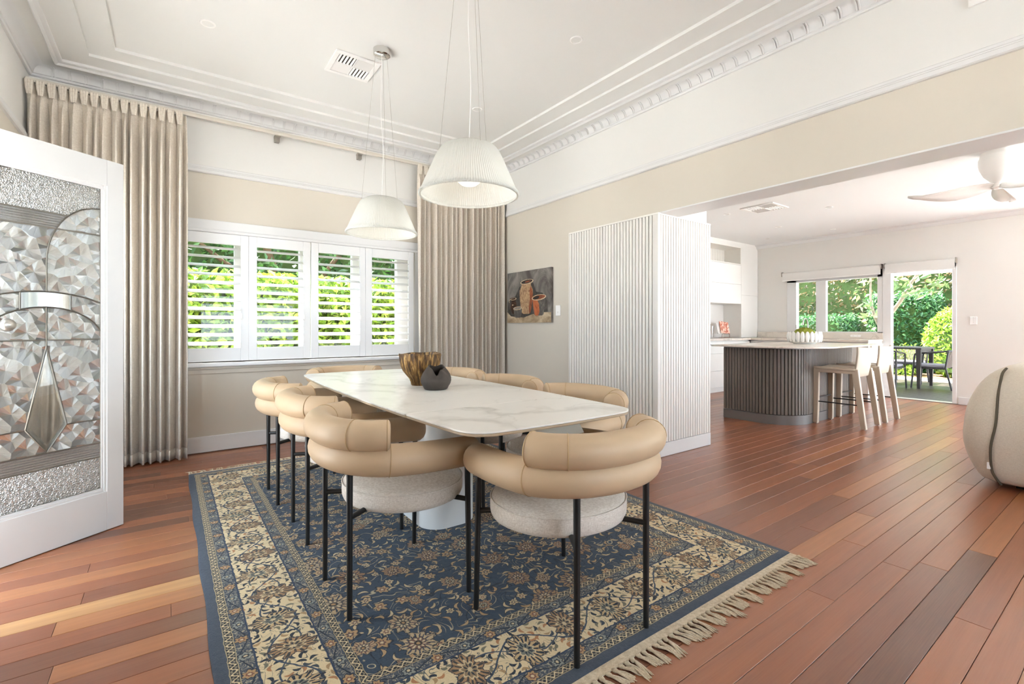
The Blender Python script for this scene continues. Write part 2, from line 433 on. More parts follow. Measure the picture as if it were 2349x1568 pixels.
# ---- walls
def wall(name, label, boxes, parent=None):
    mb = MB()
    for b in boxes: mb.box(*b[:6], mi=b[6] if len(b) > 6 else 0)
    return struct(mb.obj(name, [M['beige'], M['white'], M['kwall']]), label, 'wall')
WX0, WX1, WZ0, WZ1 = .06, 2.27, .80, 1.985      # shutter window opening
wall('wall_far', 'beige wall with white frieze around the shuttered window', [
    (XL - .2, WX0, YW, YW + .26, 0, RAIL), (WX1, XH, YW, YW + .26, 0, RAIL), (WX0, WX1, YW, YW + .26, 0, WZ0), (WX0, WX1, YW, YW + .26, WZ1, RAIL),
    (XL - .2, XH, YW, YW + .26, RAIL, 3.4, 1)])
wall('wall_left', 'white-friezed side wall behind the leaded glass door', [
    (XL - .14, XL, 4.75, YW, 0, RAIL), (XL - .14, XL, 3.55, 4.75, 0, .7), (XL - .14, XL, 3.55, 4.75, 2.05, RAIL), (XL - .14, XL, 3.16, 3.55, 0, RAIL),
    (XL - .14, XL, 2.44, 3.16, 2.1, RAIL), (XL - .14, XL, YB, 2.44, 0, RAIL), (XL - .14, XL, YB, YW, RAIL, 3.4, 1)])
wall('wall_right', 'beige wall and long header over the wide kitchen opening', [
    (XR, XH, PY0, YW, 0, HEAD), (XR, XH, -1.9, PY0, HEAD, RAIL), (XR, XH, PY0, YW, HEAD, RAIL), (XR, XH, YB, -1.9, 0, RAIL), (XR, XH, YB, YW, RAIL, 3.4, 1)])
wall('wall_back', 'dining room wall with an unseen opening added for fill light behind the viewer', [  # opening behind the camera added to fill the room with daylight
    (XL - .14, .6, YB - .2, YB, 0, RAIL), (2.6, XH, YB - .2, YB, 0, RAIL), (.6, 2.6, YB - .2, YB, 0, .8), (.6, 2.6, YB - .2, YB, 2.3, RAIL), (XL - .14, XH, YB - .2, YB, RAIL, 3.4, 1)])
wall('wall_kitchen_side', 'white end wall behind the fluted cladding, rising to the kitchen ceiling', [
    (XH, PX1, PY0 + .005, YW, 0, KZ, 1)])
wall('wall_kitchen_back', 'pale wall behind the kitchen cupboards', [(PX1, XK + .2, YW, YW + .26, 0, KZ + .2, 2)])
DY0, DY1, KY1 = 1.80, 2.62, 4.13                # sliding door, then window above the bench
wall('wall_kitchen_far', 'pale far kitchen wall around the garden door and window', [
    (XK, XK + .2, .65, DY0, 0, KZ + .2, 2), (XK, XK + .2, YKB, -3.75, 0, KZ + .2, 2), (XK, XK + .2, -3.75, .65, 2.35, KZ + .2, 2), (XK, XK + .2, -1.6, -1.5, 0, 2.35, 2), (XK, XK + .2, KY1, YW, 0, KZ + .2, 2), (XK, XK + .2, DY0, KY1, 2.10, KZ + .2, 2),  # wide opening out of view beyond the garden door, added for daylight
    (XK, XK + .2, DY1, KY1, 0, 1.02, 2)])
wall('wall_living_back', 'living side wall with wide unseen openings added for fill light behind the viewer', [  # openings out of view, put in to let sky light through
    (XH, 6.0, YKB - .2, YKB, 0, KZ + .2, 2), (9.0, XK + .2, YKB - .2, YKB, 0, KZ + .2, 2), (6.0, 9.0, YKB - .2, YKB, 2.45, KZ + .2, 2), (7.2, 7.3, YKB - .2, YKB, 0, 2.45, 2),
    (XH - .25, XH, YKB - .2, YB - .2, 0, KZ + .2, 2)])

# ---- ceilings, stepped in the dining room
cb = MB(); RECT = (XL, XR, YB, YW)
cb.ring(RECT, [(0, 3.10), (.18, 3.10), (.18, 3.122), (.38, 3.122), (.38, 3.142), (.54, 3.142), (.54, 3.165)])
cb.add([(XL+.54, YB+.54, 3.165), (XR-.54, YB+.54, 3.165), (XR-.54, YW-.54, 3.165), (XL+.54, YW-.54, 3.165)], [(0, 3, 2, 1)])
cb.box(XL - .2, XH, YB - .2, YW + .26, 3.30, 3.42)
struct(cb.obj('ceiling', M['ceil']), 'white dining room ceiling with shallow stepped tray', 'ceiling')
struct(MB().box(XH, XK + .2, YKB - .2, YW + .26, KZ, KZ + .15).obj('ceiling_kitchen', M['kceil']), 'flat white kitchen ceiling beyond the opening', 'ceiling')
struct(MB().ring(RECT, [(.165, 3.10), (.165, 3.088), (.172, 3.083), (.18, 3.088), (.188, 3.096), (.20, 3.098), (.212, 3.104), (.212, 3.122)]).obj('trim_1', M['trim'], smooth=30), 'plain moulding bead round the outer ceiling step', 'moulding')
# cornice with plaster ribs
cor = MB().ring(RECT, [(0, CORN), (.016, CORN), (.02, CORN + .006), (.02, CORN + .016), (.028, CORN + .02), (.03, CORN + .03), (.036, CORN + .048), (.048, CORN + .062), (.066, CORN + .0705), (.084, CORN + .0735), (.09, 3.10)]).obj('trim_2', M['trim'], smooth=25)
struct(cor, 'white ribbed plaster cornice below the dining ceiling', 'cornice')
rb = MB()
pr = [(.028, .018), (.034, .034), (.044, .05), (.058, .062), (.078, .069)]
for s_ in (-.008, .008):
    vs = []
    for o_, z_ in pr:
        vs += [(s_ - .0035, -o_, z_), (s_ + .0035, -o_, z_), (s_ + .0035, -o_ - .0045, z_ - .0045), (s_ - .0035, -o_ - .0045, z_ - .0045)]
    rb.add(vs, [(j*4+k, j*4+(k+1) % 4, (j+1)*4+(k+1) % 4, (j+1)*4+k) for j in range(4) for k in range(4)] + [(3, 2, 1, 0), (16, 17, 18, 19)])
rme = rb.mesh('cornice_rib', M['trim'])
y = YW - .13
while y > .6: place(rme, 'cornice_rib', cor, (XR, y, CORN), (0, 0, -math.pi/2)); y -= .0955
x = XR - .13
while x > XL + .1: place(rme, 'cornice_rib', cor, (x, YW, CORN), (0, 0, 0)); x -= .0955
# picture rail, skirtings
struct(MB().ring(RECT, [(0, RAIL), (.018, RAIL), (.026, RAIL + .006), (.026, RAIL + .03), (.018, RAIL + .036), (.018, RAIL + .043), (.012, RAIL + .05), (.01, RAIL + .066), (.004, RAIL + .07), (0, RAIL + .07)]).obj('trim_3', M['trim'], smooth=25), 'white picture rail running round the dining room', 'picture rail')
def skirt(name, label, *boxes):
    mb = MB()
    for b in boxes: mb.box(*b)
    struct(mb.obj(name, M['trim'], bevel=.004), label, 'skirting board')
skirt('baseboard_far', 'white skirting board below the shuttered window', (XL, XR, YW - .022, YW, .006, .145))
skirt('baseboard_right', 'white skirting board between curtain and fluted panels', (XR - .022, XR, PY1 + .004, YW - .022, .006, .145))
skirt('baseboard_kitchen', 'white skirting board on the far kitchen wall beside the garden door', (XK - .018, XK, .65, DY0 - .02, .004, .11))
skirt('baseboard_left', 'white skirting board below the left wall', (XL, XL + .022, 3.18, YW - .03, .006, .145))
# kitchen ceiling cornice (small cove) on the far wall
struct(MB().ring((XH, XK, YKB, YW), [(0, KZ - .07), (.01, KZ - .07), (.018, KZ - .05), (.04, KZ - .022), (.07, KZ - .01), (.075, KZ)]).obj('trim_4', M['trim'], smooth=30), 'small white cove between kitchen wall and ceiling', 'cornice')
# trim bead round opening header
struct(quadobj('trim_5', M['trim'], XR - .004, XH + .004, -1.9, PY0, HEAD - .012, HEAD, bevel=.003), 'white lining on the underside of the header over the opening', 'lining')

# ---- fluted cladding on the wall end
clad = thing('fluted_cladding', 'off-white vertically fluted panelling wrapped round the wall end', 'wall panelling', (XR, PY0, 0))
cb = MB(); cb.box(XR - .012, XR - .001, PY0 - .012, PY1, .125, HEAD - .02); cb.box(XR - .012, PX1, PY0 - .012, PY0 - .001, .125, HEAD - .02)
cb.obj('backing_panel', M['flute'], clad)
MB().box(XR - .038, XR - .001, PY0 - .038, PY1, .002, .118).box(XR - .001, PX1, PY0 - .038, PY0 - .001, .002, .118).obj('plinth', M['trim'], clad, bevel=.002)
MB().box(XR - .038, XR - .001, PY0 - .038, PY1, HEAD - .022, HEAD - .008).box(XR - .001, PX1, PY0 - .038, PY0 - .001, HEAD - .022, HEAD - .008).obj('top_bead', M['flute'], clad)
MB().box(XR - .034, XR - .001, PY1, PY1 + .012, .0, HEAD - .008).obj('edge_strip', M['flute'], clad)
MB().box(XR - .038, XR - .0005, PY0 - .038, PY0 - .0005, .124, HEAD - .024).obj('corner_post', M['flute'], clad, bevel=.002)
def slatmesh(w, h, t, mat):
    b = .003
    mb = MB().prism([(-w/2, 0), (w/2, 0), (w/2, t - b), (w/2 - b, t), (-w/2 + b, t), (-w/2, t - b)], 0, h); return mb.mesh('slat', mat)
sl = slatmesh(.0278, HEAD - .024 - .124, .026, M['flute'])
n = 30; p = (PY1 - PY0 + .012) / n
for i in range(n): place(sl, 'slat', clad, (XR - .012, PY0 - .012 + p * (i + .5), .124), (0, 0, math.pi/2), (p / .0357, 1, 1))
n = 21; p = (PX1 - XR + .012 - .012) / n
for i in range(n): place(sl, 'slat', clad, (XR + p * (i + .5), PY0 - .012, .124), (0, 0, math.pi), (p / .0357, 1, 1))

# ---- shuttered window: frame, panes, sill
win = thing('window_1', 'wide timber window with four white louvred shutters', 'window', (1.165, YW, .8), kind='structure')
wf = MB()
wf.box(WX0, WX0 + .05, YW + .16, YW + .24, WZ0, WZ1).box(WX1 - .14, WX1, YW + .16, YW + .24, WZ0, WZ1).box(WX0, WX1, YW + .16, YW + .24, WZ1 - .06, WZ1).box(WX0, WX1, YW + .16, YW + .24, WZ0, WZ0 + .07)
for a, b in ((.505, .60), (1.085, 1.16), (1.62, 1.70)): wf.box(a, b, YW + .16, YW + .24, WZ0 + .07, WZ1 - .06)
wf.obj('window_frame', M['shutter'], win, bevel=.004)
for a, b in ((WX0 + .05, .505), (.60, 1.085), (1.16, 1.62), (1.70, WX1 - .14)): quadobj('pane', M['pane'], a, b, YW + .198, YW + .202, WZ0 + .07, WZ1 - .06, win)
MB().box(-.06, 2.40, YW - .02, YW, WZ1 + .002, 2.082).box(-.03, WX0, YW - .016, YW, WZ0, WZ1).box(WX1, 2.36, YW - .016, YW, WZ0, WZ1).obj('casing', M['trim'], win, bevel=.004)
MB().box(-.05, 2.38, YW - .032, YW, 1.97, 2.0).obj('drip_moulding', M['trim'], win, bevel=.006)
MB().box(-.08, 2.42, YW - .075, YW + .16, .765, .80).obj('sill', M['trim'], win, bevel=.012, seg=3)
MB().box(-.05, 2.39, YW - .03, YW, .742, .765).box(-.05, 2.39, YW - .018, YW, .70, .742).obj('apron', M['beige'], win, bevel=.006)
w3 = thing('window_added', 'white framed window added for daylight in the side wall behind the glass door', 'window', (XL, 4.15, .7), kind='structure')  # unseen window added to brighten the corner and the door glass
MB().box(XL - .10, XL + .004, 3.55, 3.60, .7, 2.05).box(XL - .10, XL + .004, 4.70, 4.75, .7, 2.05).box(XL - .10, XL + .004, 3.60, 4.70, .7, .76).box(XL - .10, XL + .004, 3.60, 4.70, 1.99, 2.05).box(XL - .09, XL - .03, 4.13, 4.17, .76, 1.99).obj('window_frame', M['trim'], w3)
for a, b in ((3.60, 4.13), (4.17, 4.70)): quadobj('pane', M['pane'], XL - .062, XL - .058, a, b, .76, 1.99, w3)
# four louvred shutters
SY = YW - .012
panels = [(.075, .601, .132, .536, 'leftmost louvred shutter, beside the gathered left curtain'), (.603, 1.146, .670, 1.078, 'second louvred shutter from the left'),
          (1.152, 1.700, 1.222, 1.640, 'third louvred shutter from the left, below the farther pendant lamp'), (1.702, 2.255, 1.772, 2.190, 'rightmost louvred shutter, above the carved wooden bowl')]
lou = None
for (a, b, oa, ob, lb) in panels:
    sh = thing('plantation_shutter', 'white ' + lb, 'shutter', ((a+b)/2, SY, .805), group='white louvred shutters in the dining window')
    z0, z1, l0, l1 = .812, 1.968, .93, 1.872
    MB().box(a, oa, SY - .014, SY + .014, z0, z1).obj('stile', M['shutter'], sh, bevel=.003)
    MB().box(ob, b, SY - .014, SY + .014, z0, z1).obj('stile', M['shutter'], sh, bevel=.003)
    MB().box(oa, ob, SY - .014, SY + .014, z0, l0).obj('rail', M['shutter'], sh, bevel=.003)
    MB().box(oa, ob, SY - .014, SY + .014, l1, z1).obj('rail', M['shutter'], sh, bevel=.003)
    if lou is None:
        pts = [(.044*math.cos(t), .0055*math.sin(t)) for t in [2*math.pi*k/12 for k in range(12)]]
        lm = MB().prism(pts, -.5, .5); lm.xf(Matrix(((0, 0, 1, 0), (1, 0, 0, 0), (0, 1, 0, 0), (0, 0, 0, 1))))
        lou = lm.mesh('louvre', M['shutter'], smooth=40)
    for k in range(12):
        place(lou, 'louvre', sh, ((oa+ob)/2, SY, l0 + .042 + k * .0785), (math.radians(21), 0, 0), (ob - oa - .006, 1, 1))
    for xx in (oa - .006, ob + .006): MB().box(xx - .009, xx + .009, SY - .02, SY - .014, 1.19, 1.25).obj('tilt_clip', M['plastic'], sh, bevel=.003)

# ---- kitchen garden door and window
d1 = thing('door_1', 'white framed sliding garden door standing open beside the kitchen bench', 'door', (XK, 2.21, 0), kind='structure')
MB().box(XK - .015, XK + .11, DY0, DY0 + .045, 0, 2.10).box(XK - .015, XK + .11, DY1 - .05, DY1 + .06, 0, 2.10).box(XK - .015, XK + .11, DY0, DY1, 2.0, 2.10).obj('door_frame', M['trim'], d1, bevel=.004)
MB().box(XK - .02, XK + .13, DY0 - .02, DY1 + .02, -.004, .012).obj('sill_track', M['silver'], d1)
w2_ = thing('window_2', 'white framed kitchen window over the stone upstand', 'window', (XK, 3.4, 1.02), kind='structure')
kf = MB(); kf.box(XK - .01, XK + .1, DY1 + .06, DY1 + .13, 1.02, 2.10).box(XK - .01, XK + .1, KY1 - .16, KY1, 1.02, 2.10).box(XK - .01, XK + .1, DY1 + .06, KY1, 1.93, 2.10).box(XK - .01, XK + .1, DY1 + .06, KY1, 1.02, 1.045)
kf.box(XK + .02, XK + .1, 3.50, 3.66, 1.045, 1.93); kf.obj('window_frame', M['trim'], w2_, bevel=.004)
quadobj('pane', M['pane'], XK + .06, XK + .064, DY1 + .13, 3.50, 1.045, 1.93, w2_)
quadobj('pane', M['pane'], XK + .06, XK + .064, 3.66, KY1 - .16, 1.045, 1.93, w2_)
MB().tube([(XK + .0, 3.965, 1.10), (XK - .03, 3.965, 1.10), (XK - .03, 3.965, 1.16)], .008, 8).obj('latch', M['silver'], w2_)
for nm, a, b, lb in (('roller_blind', DY1 + .055, KY1 + .07, 'white roller blind drawn up above the kitchen window'), ('roller_blind', DY0 - .01, DY1 + .025, 'white roller blind drawn up above the garden door')):
    rbk = thing(nm, lb, 'blind', (XK, (a+b)/2, 2.0), group='roller blinds on the far kitchen wall')
    MB().tube([(XK - .045, a + .012, 2.09), (XK - .045, b - .012, 2.09)], .032, 16).obj('roller', M['blind'], rbk, smooth=40)
    MB().box(XK - .078, XK - .074, a + .015, b - .015, 1.975, 2.09).obj('fabric', M['blind'], rbk)
    MB().box(XK - .082, XK - .070, a + .015, b - .015, 1.962, 1.978).obj('bottom_bar', M['plastic'], rbk, bevel=.003)
    for yy in (a, b - .012): MB().box(XK - .08, XK - .002, yy, yy + .012, 2.05, 2.13).obj('end_bracket', M['bracket'], rbk)

# ---- leaded glass door, hinged on the left wall; local frame: x from free edge (0) towards hinge, y normal
d3 = thing('door_2', 'white door with a leaded textured-glass panel standing open at the left', 'door', (-.221, 3.487, 0), math.atan2(-.5805, -.8143), local=True, kind='structure')
DW, DH, T = .69, 2.04, .02
gx0, gx1, gz0, gz1 = .105, .585, .24, 1.874
fm = MB()
fm.box(0, gx0 - .022, -T, T, .004, DH).box(gx1 + .022, DW, -T, T, .004, DH).box(gx0 - .022, gx1 + .022, -T, T, .004, gz0 - .022).box(gx0 - .022, gx1 + .022, -T, T, gz1 + .022, DH)
fm.obj('door_frame', M['doorpaint'], d3, bevel=.002)
for s_ in (-1, 1):
    bd = MB()
    for o_, t_ in ((.022, .016), (.012, .011)):
        q0, q1 = sorted((s_ * .004, s_ * t_))
        bd.box(gx0 - o_, gx0 - o_ + .012, q0, q1, gz0 - .022, gz1 + .022).box(gx1 + o_ - .012, gx1 + o_, q0, q1, gz0 - .022, gz1 + .022)
        bd.box(gx0, gx1, q0, q1, gz0 - o_, gz0 - o_ + .012).box(gx0, gx1, q0, q1, gz1 + o_ - .012, gz1 + o_)
    bd.obj('glazing_bead', M['doorpaint'], d3)
xc = .341
def pane(pts, kind):
    mb = MB(); n = len(pts); vs = [(x, -.003, z) for x, z in pts] + [(x, .003, z) for x, z in pts]
    mb.add(vs, [tuple(range(n)), tuple(range(2*n - 1, n - 1, -1))] + [((i+1) % n, i, n + i, n + (i+1) % n) for i in range(n)])
    mb.obj('pane', M['g_' + kind], d3)
def arc(x0, x1, zc, half, sag):
    return [(x0 + (x1-x0)*k/16, zc + sag * math.sqrt(max(0, 1 - ((x0 + (x1-x0)*k/16 - xc) / half) ** 2))) for k in range(17)]
qarc = [(gx0 + (xc - gx0) * math.sin(math.radians(a)), 1.447 + .316 * math.cos(math.radians(a))) for a in range(0, 91, 6)]  # quarter ellipse from right edge top to centre line
def qz(x): return 1.447 + .316 * math.sqrt(max(0, 1 - ((x - gx0) / (xc - gx0)) ** 2))
def qx(z): return gx0 + (xc - gx0) * math.sqrt(max(0, 1 - ((z - 1.447) / .316) ** 2))
big = lambda a, b: arc(a, b, 1.055, .40, .243)     # upper arch
sml = lambda a, b: arc(a, b, 1.055, .245, .165)    # lower arch
xa, xb = .239, .443
zt, zb_ = 1.696, 1.62
pane([(gx0, gz1), (gx1, gz1), (gx1, zt), (qx(zt), zt)] + [(x, z) for x, z in reversed(qarc) if z > zt], 'pebble')
pane([(qx(zt), zt), (gx1, zt), (gx1, zb_), (qx(zb_), zb_)] + [(x, z) for x, z in reversed(qarc) if zb_ < z < zt], 'reed')
pane([(gx0, zb_), (qx(zb_), zb_)] + [(x, z) for x, z in reversed(qarc) if z > zb_], 'fan')
ub = big(gx0, gx1)
pane([(qx(zb_), zb_), (gx1, zb_)] + [p_ for p_ in reversed(ub) if p_[0] > xc] + [(xc, big(xc, xc)[0][1])] + [(xc, 1.447)] + [(x, z) for x, z in reversed(qarc) if z < zb_ and z > 1.447], 'fan')
pane([(gx0, zb_)] + [p_ for p_ in ub if p_[0] < xc] + [(xc, big(xc, xc)[0][1]), (xc, 1.447)] + [(x, z) for x, z in reversed(qarc) if 1.447 < z < zb_] + [(qx(zb_), zb_)], 'fan')
pane(big(xa, xb) + list(reversed(sml(xa, xb))), 'clear')
pane(big(gx0, xa) + list(reversed(sml(gx0, xa))), 'fan')
pane(big(xb, gx1) + list(reversed(sml(xb, gx1))), 'fan')
pane([(gx0, 1.055)] + sml(gx0, xc) + [(xc, 1.055)], 'fan')
pane([(xc, 1.055)] + sml(xc, gx1) + [(gx1, 1.055)], 'fan')
K = [(xc, 1.022), (.258, .62), (xc, .492), (.424, .62)]
pane(K, 'clear')
pane([(gx0, 1.055), (xc, 1.055), K[0], K[1], (gx0, .617)], 'fan')
pane([(xc, 1.055), (gx1, 1.055), (gx1, .617), K[3], K[0]], 'fan')
pane([(gx0, .617), K[1], K[2], (gx0, .490)], 'fan')
pane([K[3], (gx1, .617), (gx1, .490), K[2]], 'fan')
pane([(gx0, .490), (gx1, .490), (gx1, .413), (gx0, .413)], 'reed')
pane([(gx0, .413), (gx1, .413), (gx1, gz0), (gx0, gz0)], 'pebble')
lc = MB()
def came(pts, r=.0048): lc.tube([(x, 0, z) for x, z in pts], r, 6)
came([(gx1, zt), (qx(zt), zt)]); came([(gx1, zb_), (gx0, zb_)]); came(qarc + [(xc, 1.30)]); came(big(gx0, gx1)); came(sml(gx0, gx1))
came([(xa, big(xa, xa)[0][1]), (xa, sml(xa, xa)[0][1])]); came([(xb, big(xb, xb)[0][1]), (xb, sml(xb, xb)[0][1])])
came([(gx0, 1.055), (gx1, 1.055)]); came([(xc, 1.22), (xc, 1.022)]); came(K + [K[0]], .0055); came([(gx0, .617), K[1]]); came([(gx1, .617), K[3]])
came([(gx0, .490), (gx1, .490)]); came([(gx0, .413), (gx1, .413)]); came([(gx0, gz0), (gx0, gz1), (gx1, gz1), (gx1, gz0), (gx0, gz0)])
lc.obj('lead_came', M['lead'], d3, smooth=60)
bev = MB()
ring_ = [(xc, .985), (.275, .628), (xc, .525), (.407, .628)]
for i in range(4):
    a, b, c_, d_ = K[i], K[(i+1) % 4], ring_[(i+1) % 4], ring_[i]
    for s_ in (-1, 1): bev.add([(a[0], s_*.0032, a[1]), (b[0], s_*.0032, b[1]), (c_[0], s_*.0062, c_[1]), (d_[0], s_*.0062, d_[1])], [(0, 1, 2, 3)])
bev.obj('bevelled_edge', M['g_clear'], d3)
kb = MB().lathe([(.0, 0), (.012, 0), (.012, .018), (.024, .026), (.031, .04), (.026, .055), (.012, .062), (0, .063)], 20)
kb.xf(Matrix.Translation((.515, .02, 1.13)) @ Matrix.Rotation(math.radians(-90), 4, 'X')); kb.obj('door_knob', M['silver'], d3, smooth=50)

# ================================================================== DINING ROOM THINGS
# ---- curtain track, brackets, curtains
tr = thing('curtain_track', 'slim painted curtain track below the window-side cornice', 'curtain track', (1.28, 4.93, 2.93))
MB().box(XL + .005, XR - .03, 4.905, 4.935, 2.93, 2.96).box(XL + .005, XR - .03, 4.898, 4.905, 2.925, 2.95).obj('rail', M['track'], tr, bevel=.003)
for x in (-.5, .84, 1.63, 2.9): MB().box(x - .022, x + .022, 4.935, YW, 2.935, 2.955).box(x - .02, x + .02, 4.99, YW - .002, 2.895, 2.935).obj('bracket', M['bracket'], tr)
def curtain(name, label, x0, x1, npl, seed, lean=0.0):
    th = thing(name, label, 'curtain', ((x0+x1)/2, 4.9, 0), group='oatmeal curtains at the dining window')
    rnd = random.Random(seed); W = x1 - x0
    ph = [rnd.uniform(-1.0, 1.0) for _ in range(npl + 2)]; am = [rnd.uniform(.55, 1.35) for _ in range(npl + 2)]; dr = [rnd.uniform(-1.0, 1.0) for _ in range(npl + 2)]
    def lerp(a, u):
        t = u * npl; i = min(int(t), npl); f = t - i; f = f*f*(3-2*f); return a[i]*(1-f) + a[i+1]*f
    Z0, Z1 = .012, 2.915
    def P(u, v):
        z = Z0 + (Z1 - Z0) * v
        drop = (Z1 - z)
        head = max(0, 1 - drop / .10); head2 = max(0, 1 - drop / .35)
        a = 2*math.pi*(u*npl + lerp(ph, u)*.30*(1-head) + lerp(dr, u)*.12*drop*.5)
        s = math.sin(a); sharp = math.copysign(abs(s) ** (.75 if head < .01 else .9), s)
        amp = (.036 + .012*(1-head2)) * lerp(am, u) * (1 - .35*head2)
        pinch = .018*math.exp(-((drop-.105)/.035)**2)
        xx = x0 + W*u + .010*math.sin(2*a)*(1-head2*.6) + lean*drop*.01*(u-.5)
        return (xx, 4.885 - (amp - pinch)*sharp, z)
    NU = npl*14 + 1
    mb = MB(); vs = list(np.concatenate([np.linspace(0, .84, 13)[:-1], np.linspace(.84, 1, 22)]))
    nv = len(vs)
    V = [P(i/(NU-1), vs[j]) for j in range(nv) for i in range(NU)]
    mb.add(V, [(j*NU+i, j*NU+i+1, (j+1)*NU+i+1, (j+1)*NU+i) for j in range(nv-1) for i in range(NU-1)])
    o = mb.obj('drape', M['curtain'], th, smooth=180); sd = o.modifiers.new('cloth_thickness', 'SOLIDIFY'); sd.thickness = .004
    hm = MB(); V = []
    for j, v in enumerate((.0, .03)):
        for i in range(NU):
            q = P(i/(NU-1), v); V.append((q[0], q[1] - .004, q[2] + .001))
    hm.add(V, [(i, i+1, NU+i+1, NU+i) for i in range(NU-1)]); o = hm.obj('hem', M['curtain'], th, smooth=180); sd = o.modifiers.new('cloth_thickness', 'SOLIDIFY'); sd.thickness = .003
    # pinch pleats: three small folds sewn together at each pleat of the heading
    for k in range(npl):
        u = (k + .25) / npl; px = x0 + W*u
        pb = MB()
        for j in (-1, 0, 1):
            pb.tube([(px + j*.009, 4.845, 2.815), (px + j*.013, 4.842, 2.86), (px + j*.015, 4.842, 2.918)], [.006, .0095, .0105], 8)
        pb.obj('pinch_pleat', M['curtain'], th, smooth=60)
    return th
curtain('curtain', 'oatmeal linen curtain gathered at the left, partly behind the glass door', XL + .02, .115, 16, 3)
curtain('curtain', 'oatmeal linen curtain gathered in the corner right of the shutters', 2.235, 3.37, 17, 11)

# ---- rug
RX0, RX1, RY0, RY1 = .115, 2.49, 1.092, 4.325; RCX, RCY = (RX0+RX1)/2, (RY0+RY1)/2; HX, HY = (RX1-RX0)/2, (RY1-RY0)/2
def rugmat():
    g = G('persian_rug_pile'); P0 = g.obj()
    wob = g.v('SCALE', g.v('SUBTRACT', g.noise(P0, 28, 2, .5, 0, True), (.5, .5, .5)), .011)
    P = g.v('ADD', P0, wob); x, y, z = g.sep(P)
    ax = g.m('ABSOLUTE', x); ay = g.m('ABSOLUTE', y)
    dx = g.m('SUBTRACT', HX, ax); dy = g.m('SUBTRACT', HY, ay); d = g.m('MINIMUM', dx, dy)
    side = g.m('LESS_THAN', dx, dy); t = g.m('ADD', g.m('MULTIPLY', side, y), g.m('MULTIPLY', g.m('SUBTRACT', 1.0, side), x))
    navy, navy2, slate, cream, gold, rust, black, sage, ivory = [lin(h) for h in ('#2f3e4e', '#1f2936', '#56606b', '#cdb993', '#b08c62', '#7a4e3d', '#191b1f', '#74766a', '#d6c198')]
    AND = lambda *a: a[0] if len(a) == 1 else g.m('MULTIPLY', a[0], AND(*a[1:]))
    inv = lambda a: g.m('SUBTRACT', 1.0, a)
    def band(a, b): return AND(g.m('GREATER_THAN', d, a), g.m('LESS_THAN', d, b))
    def flower(lx, ly, R, petals, ph=None, deep=.2):
        r = g.m('SQRT', g.m('ADD', g.m('MULTIPLY', lx, lx), g.m('MULTIPLY', ly, ly)))
        an = g.m('ARCTAN2', ly, lx)
        if ph is not None: an = g.m('ADD', an, ph)
        k = g.m('ADD', 1.0, g.m('MULTIPLY', g.m('COSINE', g.m('MULTIPLY', an, petals)), deep))
        k = g.m('ADD', k, g.m('MULTIPLY', g.m('SUBTRACT', g.noise(P0, 42, 2), .5), .9))
        return g.m('DIVIDE', r, g.m('MULTIPLY', g.m('MAXIMUM', k, .3), R)), an
    # field
    fn = g.noise(P0, 5, 3)
    c = g.mix(fn, navy, lin('#394858'))
    # tendrils: thin contour lines of a smooth field
    tn = g.noise(P0, 7.5, 1, .5, .6); tl = g.m('ABSOLUTE', g.m('SUBTRACT', g.m('FRACT', g.m('MULTIPLY', tn, 9.0)), .5))
    c = g.mix(AND(g.step(tl, .05, .02), g.step(g.noise(P0, 9, 2), .52, .05)), c, lin('#b9a98a'))
    tl2 = g.m('ABSOLUTE', g.m('SUBTRACT', g.m('FRACT', g.m('MULTIPLY', g.noise(g.v('ADD', P0, (3.1, 1.7, 0)), 6.0, 1, .5, .8), 8.0)), .5))
    c = g.mix(AND(g.step(tl2, .055, .02), g.step(g.noise(P0, 7, 2), .5, .05)), c, navy2)
    # curled leaves
    def vor(scale, seed, rand=.9):
        q = g.comb(g.m('ADD', x, seed), g.m('ADD', y, seed * 1.7), 0)
        vo = g.n('TexVoronoi', {'Vector': q, 'Scale': scale, 'Randomness': rand}, voronoi_dimensions='2D')
        l = g.v('SUBTRACT', q, vo.outputs['Position']); a, b, _ = g.sep(l); rc = g.sep(vo.outputs['Color']); return a, b, rc
    lx, ly, rc = vor(19.0, 2.3)
    th = g.m('MULTIPLY', rc[0], 6.283); cs, sn = g.m('COSINE', th), g.m('SINE', th)
    u = g.m('ADD', g.m('MULTIPLY', lx, cs), g.m('MULTIPLY', ly, sn)); v_ = g.m('SUBTRACT', g.m('MULTIPLY', ly, cs), g.m('MULTIPLY', lx, sn))
    v_ = g.m('SUBTRACT', v_, g.m('MULTIPLY', g.m('MULTIPLY', u, u), 26.0)); v_ = g.m('ADD', v_, .006)
    lr = g.m('ADD', g.m('POWER', g.m('ABSOLUTE', g.m('DIVIDE', u, .021)), 2.0), g.m('POWER', g.m('ABSOLUTE', g.m('DIVIDE', v_, .0058)), 2.0))
    keep = g.m('LESS_THAN', rc[1], .78)
    lc_ = g.mix(rc[2], cream, gold)
    c = g.mix(AND(keep, g.step(lr, 1.9, .3)), c, navy2); c = g.mix(AND(keep, g.step(lr, 1.0, .25)), c, lc_)
    # small rosettes
    lx, ly, rc = vor(9.0, .37)
    q, an = flower(lx, ly, g.m('ADD', .013, g.m('MULTIPLY', rc[1], .012)), 6.0, rc[2], .22)
    keep = g.m('LESS_THAN', rc[0], .85)
    c = g.mix(AND(keep, g.step(q, 1.25, .06)), c, navy2); c = g.mix(AND(keep, g.step(q, 1.0, .08)), c, g.mix(rc[1], cream, gold))
    c = g.mix(AND(keep, g.step(q, .52, .06)), c, g.mix(rc[2], rust, navy2)); c = g.mix(AND(keep, g.step(q, .26, .06)), c, cream)
    # palmettes
    lx, ly, rc = vor(4.9, 5.1, .85)
